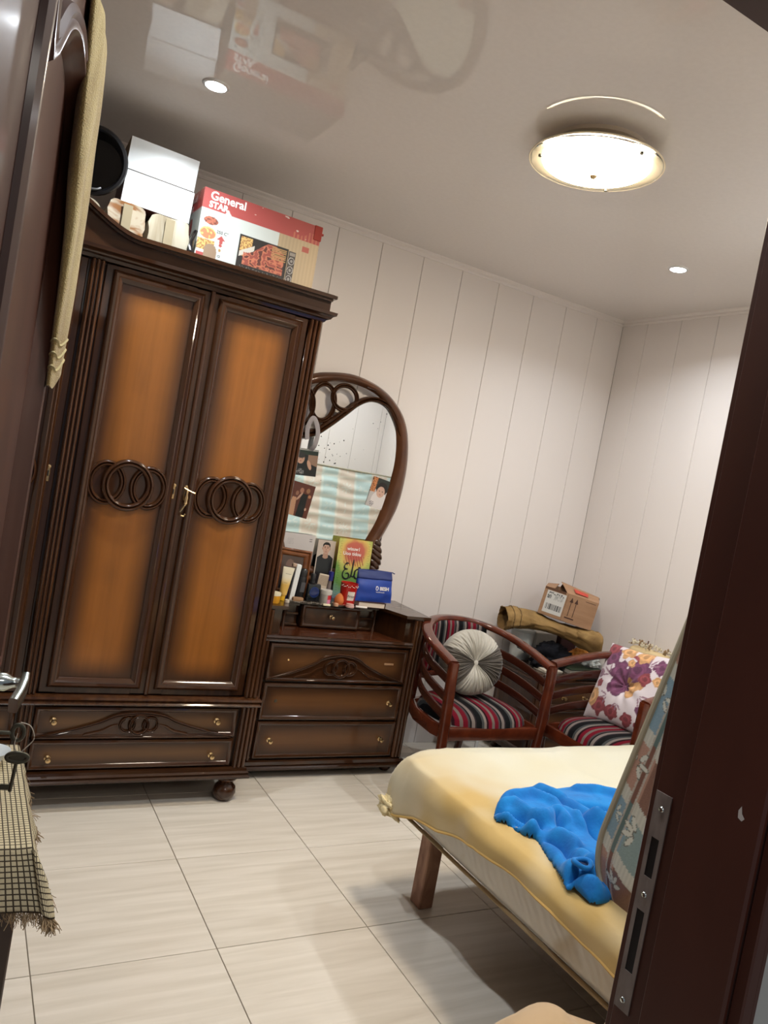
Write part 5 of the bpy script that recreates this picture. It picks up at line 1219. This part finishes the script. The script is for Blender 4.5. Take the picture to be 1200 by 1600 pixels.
# blue fleece robe crumpled on the bed
OUT = [(1.416, 1.623), (1.463, 1.679), (1.509, 1.715), (1.591, 1.736), (1.654, 1.773), (1.708, 1.755), (1.838, 1.765), (1.942, 1.756), (2.01, 1.718), (2.05, 1.65), (1.98, 1.52), (1.80, 1.40), (1.60, 1.30), (1.52, 1.235), (1.42, 1.208), (1.392, 1.228), (1.394, 1.267), (1.380, 1.290), (1.42, 1.378), (1.439, 1.438), (1.459, 1.495), (1.441, 1.511), (1.43, 1.576)]
OUT = [(x+.012, y) for x, y in OUT]
RID = [[(1.67, 1.728), (1.677, 1.634), (1.676, 1.524), (1.672, 1.444)], [(1.456, 1.667), (1.511, 1.653), (1.509, 1.564), (1.52, 1.545)], [(1.513, 1.701), (1.62, 1.698), (1.647, 1.585), (1.618, 1.488)], [(1.498, 1.548), (1.449, 1.484), (1.411, 1.408)], [(1.517, 1.467), (1.519, 1.407), (1.494, 1.332), (1.473, 1.277)], [(1.537, 1.542), (1.599, 1.564), (1.586, 1.518)], [(1.395, 1.305), (1.431, 1.322), (1.47, 1.307)], [(1.385, 1.262), (1.415, 1.26), (1.43, 1.24)], [(1.816, 1.714), (1.876, 1.663), (1.941, 1.604)], [(1.639, 1.51), (1.677, 1.487), (1.679, 1.415)], [(1.44, 1.592), (1.438, 1.527), (1.455, 1.512)]]
VAL = [[(1.653, 1.678), (1.643, 1.528), (1.622, 1.417)], [(1.451, 1.636), (1.489, 1.567), (1.498, 1.519)], [(1.483, 1.458), (1.487, 1.395), (1.451, 1.31)], [(1.55, 1.483), (1.557, 1.475)], [(1.397, 1.294), (1.424, 1.292), (1.447, 1.276)], [(1.692, 1.608), (1.783, 1.569), (1.87, 1.538)], [(1.447, 1.572), (1.474, 1.543)], [(1.581, 1.544), (1.559, 1.503)], [(1.513, 1.375), (1.52, 1.337)]]
def segd(px, py, poly, close=False):
    best = 9
    n = len(poly)
    for i in range(n if close else n-1):
        ax, ay = poly[i]; bx_, by_ = poly[(i+1) % n]; dx, dy = bx_-ax, by_-ay
        t = max(0, min(1, ((px-ax)*dx+(py-ay)*dy)/(dx*dx+dy*dy+1e-12))); d = math.hypot(px-ax-t*dx, py-ay-t*dy)
        if d < best: best = d
    return best
def inside(px, py, poly):
    c = False; j = len(poly)-1
    for i in range(len(poly)):
        if (poly[i][1] > py) != (poly[j][1] > py) and px < (poly[j][0]-poly[i][0])*(py-poly[i][1])/(poly[j][1]-poly[i][1])+poly[i][0]: c = not c
        j = i
    return c
OS = [(p.x, p.y) for p in spline(OUT, 4, True)]
gx0, gx1, gy0, gy1, st_ = 1.38, 2.08, 1.19, 1.79, .0050
nx, ny = int((gx1-gx0)/st_), int((gy1-gy0)/st_)
idx = {}; V_ = []; F_ = []
def near_on(px, py, poly):
    best = (9, px, py); n = len(poly)
    for i in range(n):
        ax, ay = poly[i]; bx_, by_ = poly[(i+1) % n]; dx, dy = bx_-ax, by_-ay
        t = max(0, min(1, ((px-ax)*dx+(py-ay)*dy)/(dx*dx+dy*dy+1e-12))); d = math.hypot(px-ax-t*dx, py-ay-t*dy)
        if d < best[0]: best = (d, ax+t*dx, ay+t*dy)
    return best
for i in range(nx+1):
    for j in range(ny+1):
        x = gx0+i*st_; y = gy0+j*st_; wx = x+.005*n3(x*20, y*20); wy = y+.005*n3(x*20+9, y*20)
        ins = inside(x, y, OS); d, qx, qy = near_on(x, y, OS)
        if not ins and d > st_*.55: continue
        if not ins or d < st_*.45: x, y, d = qx, qy, 0
        e = math.sqrt(max(0, 1-(1-min(1, d/.024))**2)); h = .026*e+.016*sm(0, .15, d)
        for R0 in RID: q = segd(wx, wy, R0); h += .026*e*math.exp(-(q/.015)**2)
        for R0 in VAL: q = segd(wx, wy, R0); h -= .034*e*math.exp(-(q/.009)**2)
        h += e*(.005*n3(x*9, y*9, 2)+.006*abs(n3(x*12-y*7, y*5+x*3, 5))-.002)
        idx[(i, j)] = len(V_); V_.append((x, y, .5045+max(.0, h)))
for (i, j), a in idx.items():
    q = [(i, j), (i+1, j), (i+1, j+1), (i, j+1)]
    if all(k in idx for k in q): F_.append(tuple(idx[k] for k in q))
B = MB(); B.add(V_, F_); M_fleece = mat('blue_fleece', W(0, 124, 200), .9, sheen=.15, noise=((16, 16, 16), W(0, 104, 182), 3, .5), bump=((120, 120, 120), .25))
ro = B.build('blue_robe', M_fleece, smooth=80, fix=True); md = ro.modifiers.new('s', 'SOLIDIFY'); md.thickness = .010; md.offset = 0
ms = ro.modifiers.new('sm', 'SMOOTH'); ms.iterations = 6; ms.factor = .5
tag(ro, 'bright blue fleece robe crumpled on the bed', 'robe')
B = MB(); B.sweep([(1.43+.022*math.cos(a), 1.288+.020*math.sin(a), .566+.003*math.cos(2*a)) for a in [2*PI*i/20 for i in range(20)]], circ(.0065, 8), closed=True); B.build('sleeve_cuff', M_fleece, ro, smooth=80)
MB().lathe([(.0001, 0), (.020, 0), (.0001, .001)], 16, (1.43, 1.288, .562)).build('sleeve_opening', mat('dark_sleeve_inside', W(6, 30, 70), 1), ro, smooth=0)

# patterned mattress leaning on its side at the front wall
lm = thing('leaning_mattress', 'blue and brown checked floral mattress standing on its side on the bed', 'mattress', (1.468, 1.300, .530)); lm.rotation_euler = (math.radians(12.5), 0, 0)
mw, mt, mh = 1.745, .250, .880
cB = {'b': W(124, 156, 170), 'n': W(178, 132, 108), 't': W(134, 158, 154), 'm': W(198, 196, 180)}
bands = [.115, .250, .400, .570, .730, .860]
def side_col(y, z):    # y 0 (room edge) .. mt ; z height
    y *= 1.65
    zz_ = z+.030*sm(.0, .2, y)   # bands dip away from the edge
    k = sum(zz_ > b for b in bands); base = cB['n'] if k % 2 == 0 else cB['b']
    if y > .105 and k % 2: base = cB['t']
    if y > .105 and not k % 2: base = W(134, 92, 72)
    nz = .94+.14*n3(y*300, z*300); base = tuple(c*nz for c in base)
    for b in bands:
        if abs(zz_-b) < .016+.003*abs(math.sin(y*420)): base = tuple(c*(.96+.08*math.sin(y*900)) for c in cB['m'])
    if .066 < y < .086: base = W(120, 76, 58) if k % 2 == 0 else W(86, 110, 106)
    for s0 in (.061, .092):
        if abs(y-s0) < .0035+.002*abs(math.sin(z*420)): base = W(178, 168, 152)
    ya = y/1.65
    for fy, fz, r, an in ((.016, .330, .040, [0, .95, -.95, 2.6]), (.014, .50, .034, [1.9, 2.7, -.9, .2]), (.090, .185, .044, [2.2, 2.9, 3.6, 4.3]), (.066, .035, .036, [.4, 1.1, 1.8, 2.5]), (.010, .19, .026, [1.2, .3, -.6]), (.018, .66, .038, [2.5, .6, -.6]), (.095, .50, .044, [2.2, 2.9, 3.6]), (.018, .80, .036, [0, 1, -1])):
        for a in an:
            ex, ez = fy+math.cos(a)*r*.58, fz+math.sin(a)*r*.58; q = inell(ya, z, ex, ez, r*.44, r*.165, a)
            if q < .70: return W(206, 206, 190)
            if q < 1: return W(104, 102, 90)
    return base
def face_col(x, z):
    k = int(x/.150); base = W(186, 210, 208) if k % 2 else W(214, 198, 180)
    f_x = x/.150-k; rowp = (z+.02)/.165; r_ = rowp-math.floor(rowp)
    if f_x < .12 or r_ < .10: base = tuple(c*.5+W(226, 228, 214)[i]*.5 for i, c in enumerate(base))
    dx = (f_x-.56)*.15; dz = (r_-.55)*.165; d = math.hypot(dx, dz)
    if d < .045 and d > .010 and abs(math.sin(math.atan2(dz, dx)*4)) < .45-.3*(d/.045): base = W(216, 220, 210)
    return base
P_mat = printmat('checked_floral_ticking', .6, coat=.35, bump=((350, 350, 350), .2))
bc = .055
def side_grid(u, v):   # u over thickness, v height; rounded lower and upper ends
    y = u*mt; z = v*mh; bulge = .016*math.sin(PI*u)**.6*min(1, (v*12), ((1-v)*12))
    yy = y; zc2 = z
    cr = .14
    if z < cr: t = 1-z/cr; yy = y+(.085*(1-math.sqrt(max(0, 1-t*t)))*(1-2*u)); zc2 = z-.0
    return Vector((-bulge, -yy, zc2))
B = MB(); B.grid(side_grid, 80, 280, colf=lambda u, v: side_col(u*mt, v*mh)); B.build('side_panel', P_mat, lm, smooth=80, fix=False)
def face_grid(u, v):
    z = v*mh; t = max(0, 1-z/.14); off = .085*(1-math.sqrt(max(0, 1-t*t)))
    return Vector((u*mw, -off+.006*n3(u*9, v*26, 1)*min(1, u*20)+.004*math.sin(v*60+3*n3(u*6, v*3))*min(1, u*20)*min(1, (1-u)*20), z))
B = MB(); B.grid(face_grid, 170, 88, colf=lambda u, v: face_col(u*mw, v*mh)); B.build('face_panel', P_mat, lm, smooth=80, fix=False)
M_tick = mat('plain_mattress_back', W(170, 168, 150), .8)
B = MB(); B.grid(lambda u, v: (u*mw, -mt+(.055*(1-math.sqrt(max(0, 1-max(0, 1-v*mh/.1)**2)))), v*mh), 10, 30); B.grid(lambda u, v: (u*mw, -.055-(mt-.11)*v, 0), 8, 4); B.grid(lambda u, v: (u*mw, -mt*v, mh), 8, 4); B.grid(lambda u, v: (mw, -mt*u, mh*v), 4, 8)
B.build('back_panel', M_tick, lm, smooth=0, fix=False)
M_pip = mat('grey_piping', W(150, 144, 124), .6)
for fac in (0, 1):
    B = MB(); pp = [side_grid(fac, v/60)+Vector((-.003, .003 if fac == 0 else -.003, 0)) for v in range(61)]+[Vector((x, -fac*mt, mh+.003)) for x in (.05, .6, mw)]
    B.sweep(pp, circ(.0075, 8), up=(1, 0, .2)); B.build('piping', M_pip, lm)
# beige floor cushion in front of the bed corner
heap('floor_cushion', 'plump beige cushion on the floor at the near corner of the bed', 'cushion', (1.185, 1.035, .182), (.190, .165, .215), mat('beige_velour', W(196, 168, 132), .9, sheen=.4), 4.3, .10, 2)

fcu = [o for o in COL.objects if o.name == 'floor_cushion'][0]
heap('cushion_corner', None, None, (.150, -.045, .02), (.055, .09, .225), mat('beige_velour_corner', W(196, 168, 132), .9, sheen=.4), 9.3, .08, 2, fcu)

# ---------------------------------------------------------------- side table with checked cloth, by the door
st = thing('side_table', 'small dark side table under a checked cloth by the door', 'table', (-.12, 1.80, 0))
MB().box(-.32, .342, -.24, .25, .535, .562, .004).build('table_top', M_wood, st)
for x, y in ((.320, -.215), (.320, .225), (-.30, -.215), (-.30, .225)): MB().box(x-.022, x+.018, y-.02, y+.02, 0, .535, .004).build('leg', M_inner, st)
def check_mat():
    m = mat('checked_cloth', W(186, 174, 140), .9, bump=((300, 300, 300), .3)); nt = m.node_tree; N = nt.nodes; Lk = nt.links
    uv = N.new('ShaderNodeUVMap'); sp = N.new('ShaderNodeSeparateXYZ'); Lk.new(uv.outputs[0], sp.inputs[0])
    def ln(o): f = math_(nt, 'FRACT', math_(nt, 'MULTIPLY', o, 1/.0098)); return math_(nt, 'LESS_THAN', f, .24)
    k = math_(nt, 'MAXIMUM', ln(sp.outputs[0]), ln(sp.outputs[1]))
    Lk.new(node_mix(nt, W(190, 178, 146), W(58, 48, 34), k), N['Principled BSDF'].inputs['Base Color']); return m
CX1, CY0 = .226, 1.552
def clothp(a, b):    # a, b cloth coordinates in metres; edge of table at a=0 (right), b=0 (near)
    x = CX1+min(a, 0); y = CY0+max(b, 0); z = .5655
    da, db = max(0, a), max(0, -b)
    fl_ = .30+.10*n3(b*9, 2)
    if da: x += da*fl_*1.0+.006*math.sin(b*38)*da/.08; z -= da*.93
    if db: y -= db*(.30+.25*math.exp(-((a-.03)/.08)**2)); z -= db*.94; x += db*.25*math.exp(-((a-.0)/.07)**2)
    if da and db: z += min(da, db)*.80; x += .014*da/.08; y -= .01
    return Vector((x, y, z+.002*n3(a*20, b*20)))
B = MB(); A0, A1, B0, B1 = -.62, .075, -.112, .50
B.grid(lambda u, v: clothp(A0+(A1-A0)*u, B0+(B1-B0)*v), 120, 100, uvs=(A1-A0, B1-B0)); o = B.build('checked_cloth', check_mat(), smooth=80, fix=False)
md = o.modifiers.new('s', 'SOLIDIFY'); md.thickness = .0025; md.offset = 1
tag(o, 'beige cloth with fine dark checks and frayed edges over the side table', 'tablecloth'); cl = o
B = MB(); rs = random.Random(8)
def strand(p, d, n=5, L_=.028):
    pts = [p]; 
    for i in range(n): d = (d+Vector((rs.uniform(-.5, .5), rs.uniform(-.5, .5), rs.uniform(-.4, .2)))).normalized(); pts.append(pts[-1]+d*L_/n)
    B.sweep(pts, circ(.0007, 3), up=(.3, .5, .8))
for i in range(330):
    b = rs.uniform(B0, B1) if i % 3 else rs.uniform(.10, .32); strand(clothp(A1-.002, b), Vector((.35, 0, -.9)), 5, rs.uniform(.012, .03))
for i in range(420):
    a = rs.uniform(-.30, A1) if i % 2 else rs.uniform(-.05, A1); strand(clothp(a, B0+.001), Vector((.2, -.3, -.9)), 5, rs.uniform(.012, .034))
for i in range(8): strand(clothp(A1, .30), Vector((.7, -.1, -.4)), 8, .045)
o = B.build('fringe', mat('frayed_threads', W(150, 128, 98), .9), cl, smooth=0); o['kind'] = 'stuff'
o = MB().lathe([(.0001, 0), (.018, 0), (.020, .004), (.040, .030), (.041, .033), (.037, .031), (.018, .007), (.0001, .006)], 28).build('bowl', mat('white_china', W(214, 220, 222), .2, coat=.6)); o.location = (.158, 1.93, .5725); tag(o, 'small white china bowl on the checked cloth', 'bowl')

# ---------------------------------------------------------------- towel over the door corner
tw = thing('towel', 'olive terry towel hanging over the top corner of the open door', 'towel', (DA.x, DA.y, 0), dth)
M_terry = mat('olive_terry', W(186, 166, 112), .95, sheen=.3, noise=((30, 30, 9), W(158, 134, 82), 4, 0), bump=((420, 420, 420), .9))
def towel(u, v):
    # u 0..1 along the drop (front hem .. over top .. back hem); v round the folded section
    keys = [(-.016, 1.470), (-.016, 1.60), (-.014, 1.75), (-.012, 1.88), (-.010, 1.970), (.006, 1.998), (.034, 1.998), (.054, 1.97), (.056, 1.86), (.056, 1.70)]
    f = u*(len(keys)-1); i = min(len(keys)-2, int(f)); t = f-i
    y = keys[i][0]+(keys[i+1][0]-keys[i][0])*t; z = keys[i][1]+(keys[i+1][1]-keys[i][1])*t
    zz_ = min(1, max(0, (z-1.45)/.55))
    s0 = .690-.150*zz_**1.3; s1 = .800+.0*zz_
    if u > .5: s0 = .56+.10*(u-.5)
    a = 2*PI*v; c = math.cos(a); th = .0115 if u < .5 else .010
    th *= .8+.35*sm(0, .25, u)*(1-sm(.3, .5, u))
    s = (s0+s1)/2+(s1-s0)/2*math.copysign(abs(c)**.8, c)
    n_y = math.copysign(abs(math.sin(a))**.8, math.sin(a))*th*(1+.25*math.sin(s*75+z*6)*(1-zz_*.5))
    # local normal of the drop
    j = keys[i+1]; k = keys[i]; ty, tz = j[0]-k[0], j[1]-k[1]; l = math.hypot(ty, tz); ny, nz = -tz/l, ty/l
    hem = -.030*math.exp(-((s-.70)/.03)**2)*max(0, 1-u*8)
    return (s+.004*n3(z*7, 3), y+ny*n_y+.003*n3(s*16, z*8), z+nz*n_y+hem)
B = MB(); B.grid(towel, 110, 64, cv=True); b_ = 0
B.f.append(tuple(range(64))[::-1]); B.m.append(0); B.f.append(tuple(110*64+i for i in range(64))); B.m.append(0)
B.build('towel_cloth', M_terry, tw, smooth=80)
B = MB()
for uu in (.020, .034, .048): B.sweep([Vector(towel(uu, v/64))+Vector((0, -.001 if .5 < v/64 else .0, 0)) for v in range(64)], circ(.0022, 4), closed=True)
B.build('woven_border', mat('pale_woven_border', W(170, 156, 112), .9), tw)

# ---------------------------------------------------------------- keys in the lock
Mk = T((DA.x, DA.y, 0)) @ Matrix.Rotation(dth, 4, 'Z')
ky = thing('lock_key', 'dark key in the lock of the open door', 'key', (DA.x, DA.y, 0), dth)
B = MB(); B.sweep([(hx, -.006, hz-.085), (hx, -.040, hz-.085)], circ(.0035, 8)); B.build('shank', M_darkmetal, ky)
B = MB(); B.sweep([(hx+.001, -.050+.009*math.cos(a), hz-.084+.013*math.sin(a)) for a in [2*PI*i/20 for i in range(20)]], rsec(.007, .006, .002), closed=True, up=(1, 0, 0)); B.build('bow', M_darkmetal, ky)
k2 = thing('hanging_key', 'old long dark key with toothed bit dangling from a thread below the lock', 'key', (DA.x, DA.y, 0), dth)
bx_, by_, bz_ = hx-.002, -.055, hz-.125
B = MB(); B.sweep([(bx_, by_+.016*math.cos(a), bz_+.0075*math.sin(a)) for a in [2*PI*i/24 for i in range(24)]], rsec(.007, .006, .002), closed=True, up=(1, 0, 0)); B.box(bx_-.002, bx_+.002, by_-.012, by_+.012, bz_-.005, bz_+.005, .001); B.build('bow', M_darkmetal, k2)
B = MB(); B.sweep([(bx_, by_, bz_-.008), (bx_, by_+.003, bz_-.058)], circ(.0030, 8)); B.box(bx_-.0015, bx_+.0015, by_+.003, by_+.019, bz_-.056, bz_-.046, .0008); B.build('shank', M_darkmetal, k2)
B = MB()
pp = spline([(hx, -.052, hz-.066), (hx+.001, -.068, hz-.072), (hx, -.076, hz-.092), (hx-.001, -.066, hz-.108), (hx, -.056, hz-.118), (hx-.002, -.048, hz-.105), (hx, -.050, hz-.085)], 6)
B.sweep(pp, circ(.0009, 5)); o = B.build('thread', mat('white_thread', W(190, 180, 164), .8)); o.matrix_world = Mk; tag(o, 'pale thread tying the two keys together below the door handle', 'thread')
